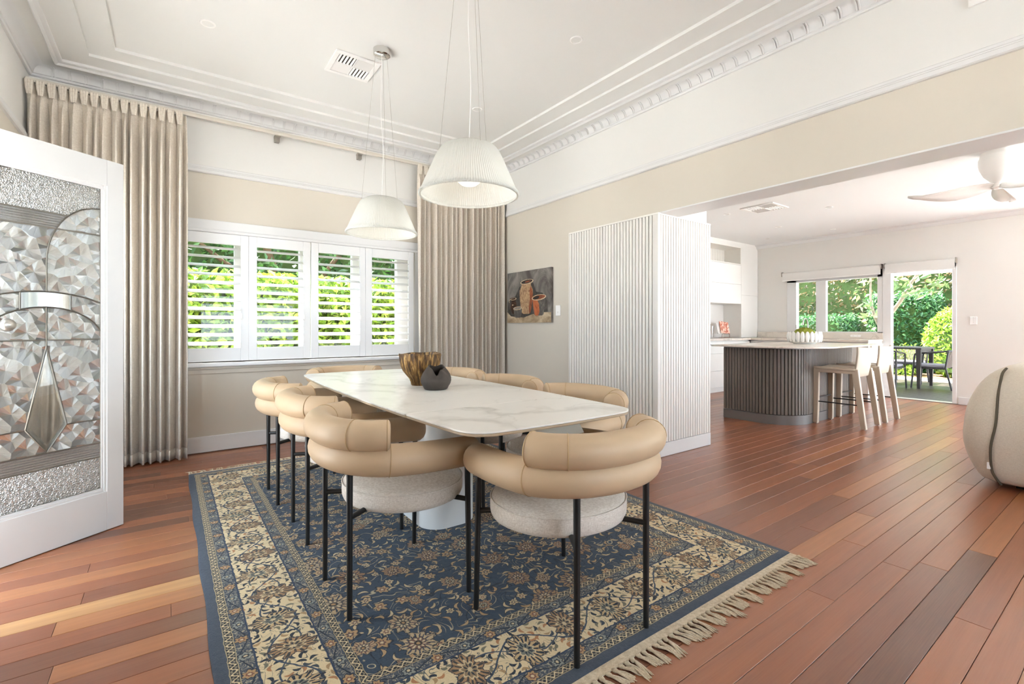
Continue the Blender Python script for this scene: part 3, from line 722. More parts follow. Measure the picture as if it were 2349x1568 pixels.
    th = g.m('MULTIPLY', rc[2], 6.283); cs, sn = g.m('COSINE', th), g.m('SINE', th)
    lx, ly = g.m('ADD', g.m('MULTIPLY', lx, cs), g.m('MULTIPLY', ly, sn)), g.m('SUBTRACT', g.m('MULTIPLY', ly, cs), g.m('MULTIPLY', lx, sn))
    q, an = flower(g.m('MULTIPLY', lx, g.m('ADD', .72, g.m('MULTIPLY', rc[2], .3))), ly, g.m('ADD', .024, g.m('MULTIPLY', rc[1], .034)), 9.0, g.m('MULTIPLY', rc[0], 6.28), .14)
    petal = g.m('COSINE', g.m('MULTIPLY', an, 17.0))
    c = g.mix(g.step(q, 1.16, .03), c, navy2)
    c = g.mix(g.step(q, 1.03, .06), c, g.mix(rc[0], lin('#bda681'), lin('#a07a55')))
    c = g.mix(AND(g.step(q, .95, .05), g.m('GREATER_THAN', petal, .45)), c, g.mix(rc[1], rust, navy))
    c = g.mix(g.step(q, .62, .03), c, navy2); c = g.mix(g.step(q, .54, .03), c, g.mix(rc[2], sage, rust))
    c = g.mix(AND(g.step(q, .46, .03), g.m('GREATER_THAN', g.m('COSINE', g.m('MULTIPLY', an, 9.0)), 0.1)), c, cream)
    c = g.mix(g.step(q, .24, .03), c, black); c = g.mix(g.step(q, .13, .03), c, gold)
    # guard stripe with braid
    def braid(c, a, b):
        k = g.m('DIVIDE', g.m('SUBTRACT', d, (a+b)/2), (b-a)/2)
        sx = g.m('SINE', g.m('MULTIPLY', t, 2*math.pi/.034)); 
        l1 = g.step(g.m('ABSOLUTE', g.m('SUBTRACT', k, g.m('MULTIPLY', sx, .55))), .22, .06)
        l2 = g.step(g.m('ABSOLUTE', g.m('ADD', k, g.m('MULTIPLY', sx, .55))), .17, .06)
        dots = g.step(g.noise(P0, 160, 1), .47, .03)
        cc = g.mix(dots, black, lin('#55524c')); cc = g.mix(l2, cc, lin('#8f8570')); cc = g.mix(l1, cc, ivory)
        cc = g.mix(g.m('GREATER_THAN', g.m('ABSOLUTE', k), .82), cc, lin('#b3a07c')); return g.mix(band(a, b), c, cc)
    # minor border
    def minor(c, a, b, L=.104):
        mid = (a+b)/2; cell = g.m('FLOOR', g.m('DIVIDE', t, L)); par = g.m('ABSOLUTE', g.m('MODULO', cell, 2.0))
        lx = g.m('SUBTRACT', g.m('MULTIPLY', g.m('FRACT', g.m('DIVIDE', t, L)), L), L/2); ly = g.m('SUBTRACT', d, mid)
        cc = g.mix(g.noise(P0, 60, 2), lin('#3d4650'), lin('#5b626a'))
        bits = g.m('ABSOLUTE', g.m('SUBTRACT', g.m('FRACT', g.m('MULTIPLY', g.noise(P0, 45, 1, .5, .5), 5.0)), .5))
        cc = g.mix(g.step(bits, .09, .03), cc, lin('#a89c84')); cc = g.mix(g.m('GREATER_THAN', bits, .45), cc, navy2)
        vine = g.m('ABSOLUTE', g.m('SUBTRACT', ly, g.m('MULTIPLY', g.m('SINE', g.m('MULTIPLY', t, 2*math.pi/(2*L))), (b-a)*.32)))
        cc = g.mix(g.step(vine, .0026, .0008), cc, navy2)
        q, an = flower(lx, ly, (b-a)*.40, 7.0, None, .16)
        cc = g.mix(g.step(q, 1.2, .05), cc, navy2); cc = g.mix(g.step(q, 1.0, .06), cc, g.mix(par, gold, lin('#8c8f86')))
        cc = g.mix(g.step(q, .55, .05), cc, g.mix(par, rust, navy2)); cc = g.mix(g.step(q, .28, .05), cc, cream)
        return g.mix(band(a, b), c, cc)
    # main ivory border
    a, b = .12, .32; mid = .22; L = .205
    cell = g.m('FLOOR', g.m('DIVIDE', t, L)); par = g.m('ABSOLUTE', g.m('MODULO', cell, 2.0))
    lx = g.m('SUBTRACT', g.m('MULTIPLY', g.m('FRACT', g.m('DIVIDE', t, L)), L), L/2); ly = g.m('SUBTRACT', d, g.m('ADD', mid, g.m('MULTIPLY', g.m('SUBTRACT', par, .5), .03)))
    cc = g.mix(g.noise(P0, 14, 3), ivory, lin('#dfcba3'))
    bx, by, brc = vor(31.0, 7.7)
    th = g.m('MULTIPLY', brc[0], 6.283); cs, sn = g.m('COSINE', th), g.m('SINE', th)
    u = g.m('ADD', g.m('MULTIPLY', bx, cs), g.m('MULTIPLY', by, sn)); v_ = g.m('SUBTRACT', g.m('MULTIPLY', by, cs), g.m('MULTIPLY', bx, sn)); v_ = g.m('ADD', g.m('SUBTRACT', v_, g.m('MULTIPLY', g.m('MULTIPLY', u, u), 30.0)), .005)
    lr = g.m('ADD', g.m('POWER', g.m('ABSOLUTE', g.m('DIVIDE', u, .0165)), 2.0), g.m('POWER', g.m('ABSOLUTE', g.m('DIVIDE', v_, .0060)), 2.0))
    leafc = g.ramp(brc[1], [(0, navy2), (.4, lin('#39434d')), (.55, lin('#77725f')), (.72, lin('#a98a63')), (.86, lin('#b07c52')), (1, lin('#96613f'))], 'CONSTANT')
    cc = g.mix(g.step(lr, 1.0, .25), cc, leafc)
    for amp, ph, w in ((.062, 0.0, .0042), (.05, 2.2, .003)):
        vine = g.m('ABSOLUTE', g.m('SUBTRACT', g.m('SUBTRACT', d, mid), g.m('MULTIPLY', g.m('SINE', g.m('ADD', g.m('MULTIPLY', t, math.pi/L), ph)), amp)))
        cc = g.mix(g.step(vine, w, .001), cc, lin('#37475a'))
    tlb = g.m('ABSOLUTE', g.m('SUBTRACT', g.m('FRACT', g.m('MULTIPLY', g.noise(P0, 15, 1, .5, .8), 8.0)), .5)); cc = g.mix(AND(g.step(tlb, .06, .02), g.step(g.noise(P0, 17, 1), .5, .04)), cc, lin('#5a5f5e'))
    q, an = flower(lx, g.m('MULTIPLY', ly, .66), .047, 9.0, None, .16); pet = g.m('COSINE', g.m('MULTIPLY', an, 18.0))
    cc = g.mix(g.step(q, 1.1, .03), cc, navy2); cc = g.mix(g.step(q, .98, .04), cc, g.mix(par, lin('#c2a57a'), lin('#a9855f')))
    cc = g.mix(AND(g.step(q, .95, .04), g.m('GREATER_THAN', pet, .1)), cc, g.mix(par, navy2, lin('#3c3a38')))
    cc = g.mix(g.step(q, .56, .03), cc, ivory); cc = g.mix(g.step(q, .48, .03), cc, g.mix(par, sage, lin('#8f7a5c'))); cc = g.mix(AND(g.step(q, .40, .03), g.m('GREATER_THAN', g.m('COSINE', g.m('MULTIPLY', an, 8.0)), .2)), cc, navy2); cc = g.mix(g.step(q, .16, .03), cc, cream)
    c = g.mix(band(a, b), c, cc)
    c = minor(c, .07, .118); c = minor(c, .322, .368); c = braid(c, .040, .070); c = braid(c, .370, .398)
    for e in (.119, .321): c = g.mix(g.step(g.m('ABSOLUTE', g.m('SUBTRACT', d, e)), .0032, .0008), c, lin('#2b3a52'))
    c = g.mix(g.m('LESS_THAN', d, .040), c, g.mix(g.noise(g.v('MULTIPLY', P0, (1, 1, 1)), 70, 3), lin('#373f4a'), lin('#4d5560')))
    pile = g.noise(P0, 420, 2); c = g.mix(g.m('MULTIPLY', g.m('SUBTRACT', .62, pile), .55), c, lin('#1b2029'))
    return g.done(g.pbr(color=c, rough=.95, spec=.08, sheen=.15, normal=g.bump(g.m('ADD', pile, g.m('MULTIPLY', g.noise(P0, 60, 2), .8)), .55, .006)))
M['rug'] = rugmat()
rug = thing('rug', 'navy and ivory Persian-style rug with fringed ends under the dining table', 'rug', (RCX, RCY, 0))
# body with softly wavy edge; its origin is the rug centre so the pattern is centred
mb = MB(); nx, ny = 60, 80
def RP(u, v, top):
    x = RX0 + (RX1-RX0)*u; y = RY0 + (RY1-RY0)*v
    e = min(u, 1-u)*(RX1-RX0); f = min(v, 1-v)*(RY1-RY0)
    if e < .02: x += .004*math.sin(y*9)
    if f < .02: y += .003*math.sin(x*11)
    return (x, y, (.011 if min(e, f) > .004 else .006) if top else .001)
us = [0, .003] + [(i+1)/(nx-2) for i in range(nx-4)] + [.997, 1]; vs_ = [0, .002] + [(i+1)/(ny-2) for i in range(ny-4)] + [.998, 1]
us = sorted(us); vs_ = sorted(vs_); nx, ny = len(us), len(vs_)
V = [RP(u, v, True) for v in vs_ for u in us]; F = [(j*nx+i, j*nx+i+1, (j+1)*nx+i+1, (j+1)*nx+i) for j in range(ny-1) for i in range(nx-1)]
per = [i for i in range(nx)] + [j*nx+nx-1 for j in range(1, ny)] + [(ny-1)*nx+i for i in range(nx-2, -1, -1)] + [j*nx for j in range(ny-2, 0, -1)]
base = len(V); V += [(V[i][0], V[i][1], .001) for i in per]; n = len(per)
F += [(per[(k+1) % n], per[k], base+k, base+(k+1) % n) for k in range(n)]
V = [(x - RCX, y - RCY, z) for x, y, z in V]
body = bpy.data.objects.new('pile', MB().add(V, F).mesh('pile', M['rug'], 60)); COL.objects.link(body); body.parent = rug; ORG[body.as_pointer()] = Vector((RCX, RCY, 0))
for y0, y1 in ((RY0 - .032, RY0 + .002), (RY1 - .002, RY1 + .03)): MB().box(RX0 + .004, RX1 - .004, y0, y1, .001, .0075).obj('end_weave', M['fringe'], rug, bevel=.002)
tas = []
for sd in range(6):
    r_ = random.Random(sd + 40); tb = MB(); L = .075 + r_.uniform(-.012, .012); sk = r_.uniform(-.02, .02)
    tb.tube([(0, 0, .004), (sk*.1, -.012, .007), (sk*.2, -.022, .006)], [.004, .0085, .005], 8)
    for s_ in range(6):
        o_ = (s_ - 2.5) * .002; ex = sk + (s_-2.5)*.0022 + r_.uniform(-.004, .004); ll = L * r_.uniform(.82, 1.05); hz = r_.uniform(.001, .006)
        tb.tube([(o_*.6, -.02, .006), (o_ + ex*.4, -.02 - ll*.4, .004 + hz), (o_ + ex*.8, -.02 - ll*.8, .0032), (o_ + ex, -.02 - ll, .0024)], [.003, .003, .0026, .001], 5)
    tas.append(tb.mesh('tassel', M['fringe'], 60))
n = 80
for i in range(n): place(tas[i % 6], 'tassel', rug, (RX0 + .012 + (RX1-RX0-.024)*i/(n-1), RY0 - .03, 0), (0, 0, random.uniform(.05, .45)), (1, random.uniform(.9, 1.1), 1))
ff = MB()
for i in range(110):
    x = RX0 + .01 + (RX1-RX0-.02)*i/109; a = random.uniform(-.02, .02)
    for s_ in range(3): ff.tube([(x, RY1 + .028, .005), (x + a + s_*.006, RY1 + .06, .006 + .006*random.random()), (x + a*2 + s_*.009 - .008, RY1 + .09, .004)], [.003, .003, .001], 4)
ff.obj('far_fringe', M['fringe'], rug, kind='stuff')

# ---- dining table
RT = .0115                                        # everything on the rug stands on its pile
tb_ = thing('dining_table', 'long white marble extension table with bowed edges on a pale pedestal', 'table', (1.265, 2.67, RT))
def tabout(y):                                    # half width of the bowed top at y
    k = (y - 2.67) / 1.30; return .475 - .05 * abs(k) ** 2.2
def roundcorners(pts, corner_idx, r, n=6):
    out = []
    for i, p_ in enumerate(pts):
        if i in corner_idx:
            a = Vector(pts[i-1]); b = Vector(p_); c_ = Vector(pts[(i+1) % len(pts)])
            rr = corner_idx[i]; p0 = b + (a-b).normalized()*rr; p1 = b + (c_-b).normalized()*rr
            for k in range(n+1):
                t_ = k/n; q = p0*(1-t_)**2 + b*2*t_*(1-t_) + p1*t_*t_; out.append((q.x, q.y))
        else: out.append(tuple(p_))
    return out
ZT0, ZT1 = .747, .754; tan_core = simple('tan_table_core', '#b39f86', .5, .3)
TY0, TY1, TS0, TS1 = 1.368, 3.972, 1.885, 3.45
def slab(y0, y1, rn, rf, bow0=0.0, bow1=0.0, shrink=0.0):
    N = 12; ys = [y0 + (y1-y0)*i/N for i in range(N+1)]
    R = [(1.265 + tabout(y) - shrink, y) for y in ys]; Lf = [(1.265 - tabout(y) + shrink, y) for y in reversed(ys)]
    w0 = tabout(y0) - shrink; w1 = tabout(y1) - shrink
    near = [(1.265 - w0 + 2*w0*i/8, y0 - bow0*(1 - (2*i/8-1)**2)) for i in range(1, 8)] if bow0 else []
    far = [(1.265 + w1 - 2*w1*i/8, y1 + bow1*(1 - (2*i/8-1)**2)) for i in range(1, 8)] if bow1 else []
    pts = R + far + Lf + near
    # drop samples that would sit inside the rounded corners
    idx = {0: rn, N: rf, N + 1 + len(far): rf, 2*N + 1 + len(far): rn}
    keep = []; ci = {}
    for i, p_ in enumerate(pts):
        if i in idx: ci[len(keep)] = idx[i]; keep.append(p_)
        elif all((Vector(p_) - Vector(pts[j])).length > idx[j]*1.05 for j in idx): keep.append(p_)
    return roundcorners(keep, ci, 0)
for nm, args, kw in (('table_top', (TS0 + .0015, TS1 - .0015, .012, .012), {}), ('extension_leaf', (TY0 + .02, TS0 - .0015, .11, .012), {'bow0': .02}), ('extension_leaf', (TS1 + .0015, TY1 - .02, .012, .11), {'bow1': .02})):
    o = MB().prism(slab(*args, **kw), ZT0, ZT1).obj(nm, M['marble'], tb_, bevel=.002)
    MB().prism(slab(*args, **kw, shrink=.0015), .736, ZT0 - .0002).obj('core_board', tan_core, o, bevel=.004)
MB().box(.97, 1.56, 2.02, 3.32, .70, .7355).obj('sub_frame', M['pedestal'], tb_, bevel=.01)
MB().prism(rrect(1.128, 1.46, 2.33, 3.10, .12, 8), RT, .70).obj('pedestal', M['pedestal'], tb_, smooth=40)
br = MB(); br.box(1.12, 1.50, 1.52, 2.02, .722, .7355)
br.add([(1.19, 1.55, .722), (1.47, 1.55, .722), (1.47, 1.50, .66), (1.19, 1.50, .66), (1.19, 1.545, .722), (1.47, 1.545, .722), (1.47, 1.495, .66), (1.19, 1.495, .66)], [(0,1,2,3), (7,6,5,4), (3,2,6,7), (0,3,7,4), (1,5,6,2)])
br.add([(1.19, 1.50, .66), (1.47, 1.50, .66), (1.47, 1.53, .64), (1.19, 1.53, .64)], [(0,1,2,3)])
br.obj('extension_bracket', simple('cream_steel', '#d9d5c8', .4, .45), tb_)
MB().box(1.09, 1.44, 3.32, 3.85, .722, .7355).obj('extension_bracket', M['pedestal'], tb_)

# ---- dining chairs: C-shaped leather rolls on a black tube frame
def make_chair():
    ch = thing('dining_chair', '', 'chair', (0, 0, 0), 0, 'tan leather roll-back chairs round the table', local=True)
    legs = [(-.175, -.28, .58), (.175, -.28, .58), (-.262, .185, .555), (.262, .185, .555)]
    for x, y, zt in legs:
        fx = x * 1.05 if y > 0 else x; lg = MB().tube([(fx, y, 0), (x, y, zt)], [.0105, .0125], 12); lo = lg.obj('leg', M['black'], ch, smooth=50)
        st = MB().tube([(x*1.01, y, .385), (x*.3, y*.3 + .005, .392)], .0105, 10); st.obj('stretcher', M['black'], lo, smooth=50)
    MB().cyl(0, .01, .366, .3745, .17, 32).obj('seat_pan', M['black'], ch, smooth=40)
    prof = [(0, .374), (.17, .374), (.245, .377), (.260, .385), (.266, .40), (.267, .425), (.265, .446), (.256, .457), (.237, .465), (.18, .472), (.09, .477), (0, .478)]
    sp = MB().lathe(prof, 48, (0, .01), fn=lambda r, z, a, j: (r * (1 + .035*math.cos(2*a)), z)); so = sp.obj('seat_cushion', M['seatfab'], ch, smooth=60)
    pr_ = []
    for k in range(48):
        a = 2*math.pi*k/48; r = .2655*(1 + .035*math.cos(2*a)); pr_.append((r*math.cos(a), .01 + r*math.sin(a), .450))
    MB().tube(pr_, .0028, 6, closed=True).obj('seam', M['seatfab'], so, smooth=60)
    def roll(path, r, name, flat):
        P = spline(path, 7); n = len(P); R = [r] * n
        tb = MB(); t0 = (P[0]-P[1]).normalized(); t1 = (P[-1]-P[-2]).normalized()
        e = .6 if flat else 1.0
        caps0 = [P[0] + t0*r*e*math.sin(a)*(.35 if flat else .75) for a in (1.35, 1.1, .8, .4)]; c0r = [r*math.cos(a) ** (.45 if flat else .7) for a in (1.35, 1.1, .8, .4)]
        caps1 = [P[-1] + t1*r*e*math.sin(a)*(.35 if flat else .75) for a in (.4, .8, 1.1, 1.35)]; c1r = [r*math.cos(a) ** (.45 if flat else .7) for a in (.4, .8, 1.1, 1.35)]
        tb.tube(caps0 + P + caps1, c0r + R + c1r, 20); o = tb.obj(name, M['leather'], ch, smooth=75)
        def seam(p_, t_):
            sm = MB(); up = Vector((0, 0, 1)); X = t_.cross(up).normalized(); Y = X.cross(t_)
            sm.tube([p_ + (X*math.cos(a) + Y*math.sin(a))*(r + .0006) for a in [2*math.pi*k/24 for k in range(24)]], .0017, 5, closed=True).obj('seam', M['leather2'], o, smooth=60)
        ks = (0, n-1, n//4, n - 1 - n//4) if flat else (n//4 + 2, n - 3 - n//4)
        for k in ks:
            seam(P[k], (P[min(k+1, n-1)] - P[max(k-1, 0)]).normalized())
        return o
    lo_ = [(-.262, .19, .588), (-.277, .06, .594), (-.279, -.07, .600), (-.252, -.19, .606), (-.15, -.287, .611), (0, -.320, .612)]
    roll(lo_ + [(-x, y, z) for x, y, z in reversed(lo_[:-1])], .0615, 'lower_roll', False)
    up_ = [(-.274, -.17, .702), (-.242, -.238, .703), (-.145, -.312, .704), (0, -.338, .705)]
    roll(up_ + [(-x, y, z) for x, y, z in reversed(up_[:-1])], .059, 'upper_roll', True)
    return ch
proto = make_chair()
chairs = [  # x, y, facing angle (0 = +Y), label
    (1.255, 1.412, 0.0, 'tan leather roll-back chair at the near end of the table, its back to the viewer'),
    (.835, 1.995, -90, 'tan leather roll-back chair on the left table side, closest of the three to the viewer'),
    (.852, 2.745, -90, 'tan leather roll-back chair, middle of the three along the left table edge'),
    (.83, 3.43, -90, 'tan leather roll-back chair, farthest of the three along the left table edge'),
    (1.738, 1.995, 90, 'tan leather roll-back chair nearest the fluted panelling'),
    (1.738, 2.72, 90, 'tan leather roll-back chair across the table, between fluted panelling and dark clay pot'),
    (1.738, 3.44, 90, 'tan leather roll-back chair seen just right of the dark clay pot'),
    (1.25, 4.02, 180, 'tan leather roll-back chair at the far end of the table below the window')]
for i, (x, y, a, lb) in enumerate(chairs):
    if i == 0: proto.location = (x, y, RT); proto.rotation_euler = (0, 0, math.radians(a)); proto['label'] = lb
    else: dup(proto, (x, y, RT), math.radians(a), lb)

# ---- bowl and pot
def woodbowl():
    g = G('carved_bronze_wood'); p = g.obj(); x, y, z = g.sep(p)
    an = g.m('ARCTAN2', y, x); v = g.comb(g.m('MULTIPLY', an, 9.0), g.m('MULTIPLY', z, 14.0), 0); k = g.noise(v, 1.0, 4, .6, .5)
    c = g.ramp(k, [(.3, lin('#2a1c10')), (.46, lin('#5e4222')), (.56, lin('#8f6a36')), (.7, lin('#c9a468'))])
    return g.done(g.pbr(color=c, rough=.45, spec=.5, metal=.25, normal=g.bump(k, .6, .01)))
M['bowl'] = woodbowl(); BX, BY = 1.29, 2.78
bw = thing('carved_bowl', 'tall carved bronze-brown wooden bowl standing on the table', 'bowl', (BX, BY, ZT1))
pr_ = [(0, 0), (.052, 0), (.055, .006), (.057, .02), (.066, .042), (.086, .066), (.106, .092), (.119, .12), (.126, .15), (.131, .192), (.132, .2), (.122, .198), (.114, .16), (.104, .125), (.085, .09), (.05, .07), (0, .065)]
rr = random.Random(5); grooves = [rr.uniform(.3, 1.0) for _ in range(120)]
MB().lathe([(r, z + ZT1) for r, z in pr_], 120, (BX, BY), fn=lambda r, z, a, j: (r + (.0022*(1 if int(round(a/(2*math.pi)*120)) % 2 else -1)*grooves[int(round(a/(2*math.pi)*120)) % 120] if 2 <= j <= 9 else 0), z + (.003*math.sin(a*2 + .5) + .002*math.sin(5*a) if 8 <= j <= 12 else 0))).obj('bowl_body', M['bowl'], bw, smooth=50)
PXc, PYc = 1.278, 2.535
po = thing('clay_pot', 'small dark brown clay pot with a torn open rim, in front of the carved bowl', 'pot', (PXc, PYc, ZT1))
def potfn(r, z, a, j):
    notch = math.exp(-((a - 4.35) / .55) ** 2); n2 = .55*math.exp(-((a - 5.4) / .35) ** 2); k = min(1, max(0, (z - ZT1 - .06) / .08))
    z2 = z - .062 * notch * k - .03*n2*k + .006*math.sin(3*a + 1)*k
    r2 = r * (1 + .03*math.sin(2*a + .6)) + (.012*math.exp(-((a - 5.75)/.12)**2)*k)
    return (r2, z2)
pr_ = [(0, 0), (.062, 0), (.068, .004), (.074, .016), (.086, .035), (.0905, .052), (.088, .072), (.078, .094), (.064, .114), (.05, .13), (.043, .138), (.038, .136), (.046, .122), (.06, .1), (.076, .07), (.078, .05), (.06, .02), (0, .014)]
MB().lathe([(r, z + ZT1) for r, z in pr_], 64, (PXc, PYc), fn=potfn).obj('pot_body', M['clay'], po, smooth=60)

# ---- pendants
def pendglass():
    g = G('ribbed_pressed_glass'); p = g.obj(); x, y, z = g.sep(p); an = g.m('ARCTAN2', y, x)
    rib = g.m('SINE', g.m('MULTIPLY', an, 130.0))
    nrm = g.bump(rib, .6, .003)
    d = g.pbr(color=lin('#eeeeea'), rough=.22, spec=.5, normal=nrm); t = g.n('BsdfTranslucent', {'Color': lin('#f4f4f0')}); tp = g.n('BsdfTransparent').outputs[0]
    a = g.n('MixShader'); a.inputs[0].default_value = .45; g.nt.links.new(d, a.inputs[1]); g.nt.links.new(t.outputs[0], a.inputs[2])
    b = g.n('MixShader'); b.inputs[0].default_value = .12; g.nt.links.new(a.outputs[0], b.inputs[1]); g.nt.links.new(tp, b.inputs[2])
    return g.done(b.outputs[0])
M['pendglass'] = pendglass()
gb = G('lit_opal_bulb'); M['bulb'] = gb.done(gb.pbr(color=(1, .97, .9, 1), rough=.4, emit=(1, .93, .82, 1), emits=.25))
def pendant(x, y, zr, label):
    pd = thing('pendant_lamp', label, 'pendant lamp', (x, y, zr), group='ribbed glass pendants over the table')
    pr_ = [(.247, 0), (.256, .004), (.258, .012), (.252, .022), (.244, .032), (.224, .08), (.2, .135), (.176, .19), (.160, .222), (.145, .242), (.12, .256), (.08, .262), (.02, .264)]
    o = MB().lathe([(r, z + zr) for r, z in pr_], 96, (x, y)).obj('shade', M['pendglass'], pd, smooth=60)
    sd = o.modifiers.new('glass_thickness', 'SOLIDIFY'); sd.thickness = .006
    MB().tube([(x + .252*math.cos(2*math.pi*k/64), y + .252*math.sin(2*math.pi*k/64), zr + .008) for k in range(64)], .0075, 8, closed=True).obj('rim', M['pendglass'], o, smooth=60)
    MB().lathe([(.0, .055), (.04, .06), (.07, .085), (.082, .12), (.075, .16), (.05, .195), (.03, .21)], 32, (x, y)).xf(Matrix.Translation((0, 0, zr))).obj('diffuser', M['bulb'], pd, smooth=60)
    MB().cyl(x, y, zr + .2, zr + .275, .03, 20).obj('lamp_holder', M['plastic'], pd, smooth=40)
    MB().lathe([(0, 3.115), (.05, 3.116), (.06, 3.122), (.062, 3.165)], 32, (x, y)).obj('ceiling_rose', M['chrome'], pd, smooth=40)
    for k in range(3):
        a = math.radians(20 + 120*k); MB().tube([(x + .155*math.cos(a), y + .155*math.sin(a), zr + .235), (x + .05*math.cos(a), y + .05*math.sin(a), 3.118)], .0011, 5).obj('suspension_wire', M['silver'], pd)
    MB().tube(spline([(x, y, zr + .27), (x + .012, y + .004, zr + .6), (x - .006, y, 2.7), (x, y, 3.12)], 6), .0018, 6).obj('power_cord', M['plastic'], pd)
    l = bpy.data.lights.new('pendant_bulb', 'POINT'); l.energy = .8; l.shadow_soft_size = .07; l.color = (1, .92, .8)
    lo = bpy.data.objects.new('pendant_bulb', l); COL.objects.link(lo); lo.parent = pd; lo.location = (0, 0, .03)
pendant(1.255, 2.115, 1.795, 'ribbed white glass pendant hanging nearer the viewer, larger in view')
pendant(1.272, 3.40, 1.805, 'ribbed white glass pendant hanging farther back, in front of the shutters')

# ---- ceiling fittings
def downlight(x, y, z, label, group):
    dl = thing('downlight', label, 'downlight', (x, y, z - .006), group=group)
    MB().lathe([(.034, z - .002), (.036, z - .006), (.044, z - .006), (.047, z - .001)], 32, (x, y)).obj('trim_ring', M['plastic'], dl, smooth=50)
    MB().lathe([(0, z - .0025), (.036, z - .0025)], 32, (x, y)).obj('lens', M['ceil'], dl)
for x, y, lb in ((.211, 3.79, 'round white downlight in the dining ceiling above the left curtain'), (2.349, 2.468, 'round white downlight in the dining ceiling toward the kitchen header'), (2.343, 3.80, 'round white downlight in the dining ceiling just above the large pendant')):
    downlight(x, y, 3.165, lb, 'dining ceiling downlights')
for x, y, lb in ((6.323, 3.62, 'round white downlight in the kitchen ceiling left of the air vent'), (7.05, 2.62, 'round white downlight in the kitchen ceiling right of the air vent'), (8.70, 3.18, 'round white downlight in the kitchen ceiling above the blind, at right'),
                 (7.78, 3.6, 'round white downlight in the kitchen ceiling behind the air vent'), (8.65, 4.19, 'round white downlight in the kitchen ceiling near the tall cupboard corner')):
    downlight(x, y, KZ, lb, 'kitchen ceiling downlights')
def vent(x0, x1, y0, y1, z, label):
    v = thing('air_vent', label, 'air vent', ((x0+x1)/2, (y0+y1)/2, z - .012), group='ceiling air vents')
    xm, ym = (x0+x1)/2, (y0+y1)/2; f = .035
    fb = MB(); fb.box(x0, x1, y0, y0+f, z-.012, z-.001).box(x0, x1, y1-f, y1, z-.012, z-.001).box(x0, x0+f, y0+f, y1-f, z-.012, z-.001).box(x1-f, x1, y0+f, y1-f, z-.012, z-.001)
    fb.box(xm-.005, xm+.005, y0+f, y1-f, z-.010, z-.001).box(x0+f, x1-f, ym-.005, ym+.005, z-.010, z-.001); fb.obj('frame', M['plastic'], v, bevel=.002)
    MB().box(x0+f, x1-f, y0+f, y1-f, z-.0025, z-.001).obj('duct_shade', simple('duct_shade', '#55514b', .9, .1), v)  # dark sheet stands in for the shade inside the vent
    for qx, qy, horiz in ((0, 0, 0), (1, 0, 1), (0, 1, 1), (1, 1, 0)):
        a0, a1 = (x0+f, xm-.005) if qx == 0 else (xm+.005, x1-f); b0, b1 = (y0+f, ym-.005) if qy == 0 else (ym+.005, y1-f)
        for k in range(5):
            if horiz:
                c_ = b0 + (b1-b0)*(k+.5)/5; MB().hexa([(a0, c_-.007, z-.003), (a1, c_-.007, z-.003), (a1, c_+.004, z-.012), (a0, c_+.004, z-.012)], [(a0, c_-.007, z-.0015), (a1, c_-.007, z-.0015), (a1, c_+.004, z-.0105), (a0, c_+.004, z-.0105)]).obj('blade', M['plastic'], v)
            else:
                c_ = a0 + (a1-a0)*(k+.5)/5; MB().hexa([(c_-.007, b0, z-.003), (c_-.007, b1, z-.003), (c_+.004, b1, z-.012), (c_+.004, b0, z-.012)], [(c_-.007, b0, z-.0015), (c_-.007, b1, z-.0015), (c_+.004, b1, z-.0105), (c_+.004, b0, z-.0105)]).obj('blade', M['plastic'], v)
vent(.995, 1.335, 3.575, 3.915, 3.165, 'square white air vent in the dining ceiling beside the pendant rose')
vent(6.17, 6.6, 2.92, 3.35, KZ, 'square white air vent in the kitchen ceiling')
wv = thing('wall_grille', 'white return-air grille high on the wall above the picture rail', 'air vent', (XR, .4, 2.80))
MB().box(XR - .015, XR - .001, .17, .616, 2.80, 2.83).box(XR - .015, XR - .001, .17, .616, 2.97, 3.0).box(XR - .015, XR - .001, .586, .616, 2.83, 2.97).box(XR - .015, XR - .001, .17, .20, 2.83, 2.97).obj('frame', M['plastic'], wv, bevel=.002)
MB().box(XR - .004, XR - .001, .20, .586, 2.83, 2.97).obj('duct_shade', M['cooktop'], wv)  # black sheet stands in for the shade behind the grille blades
for k in range(6): MB().hexa([(XR-.004, .20, 2.835+k*.023), (XR-.004, .586, 2.835+k*.023), (XR-.014, .586, 2.842+k*.023), (XR-.014, .20, 2.842+k*.023)], [(XR-.004, .20, 2.837+k*.023), (XR-.004, .586, 2.837+k*.023), (XR-.014, .586, 2.845+k*.023), (XR-.014, .20, 2.845+k*.023)]).obj('blade', M['plastic'], wv)
def switch(name, x, y, z, label, rot, holes=2, cat='switch'):
    s_ = thing(name, label, cat, (x, y, z), rot, local=True)
    MB().box(-.037, .037, 0, .010, -.057, .057).obj('plate', M['plastic'], s_, bevel=.004)
    for k in range(holes): MB().box(-.007, .007, .010, .013, -.02 + .03*k - .009, -.02 + .03*k + .009).obj('rocker', M['joinery'], s_, bevel=.002)
switch('light_switch', XR - .001, 3.87, 1.30, 'white light switch just right of the still-life painting', math.pi/2, 1)
switch('light_switch', XK - .001, 1.62, 1.213, 'white three-gang light switch right of the garden door', math.pi/2, 3)

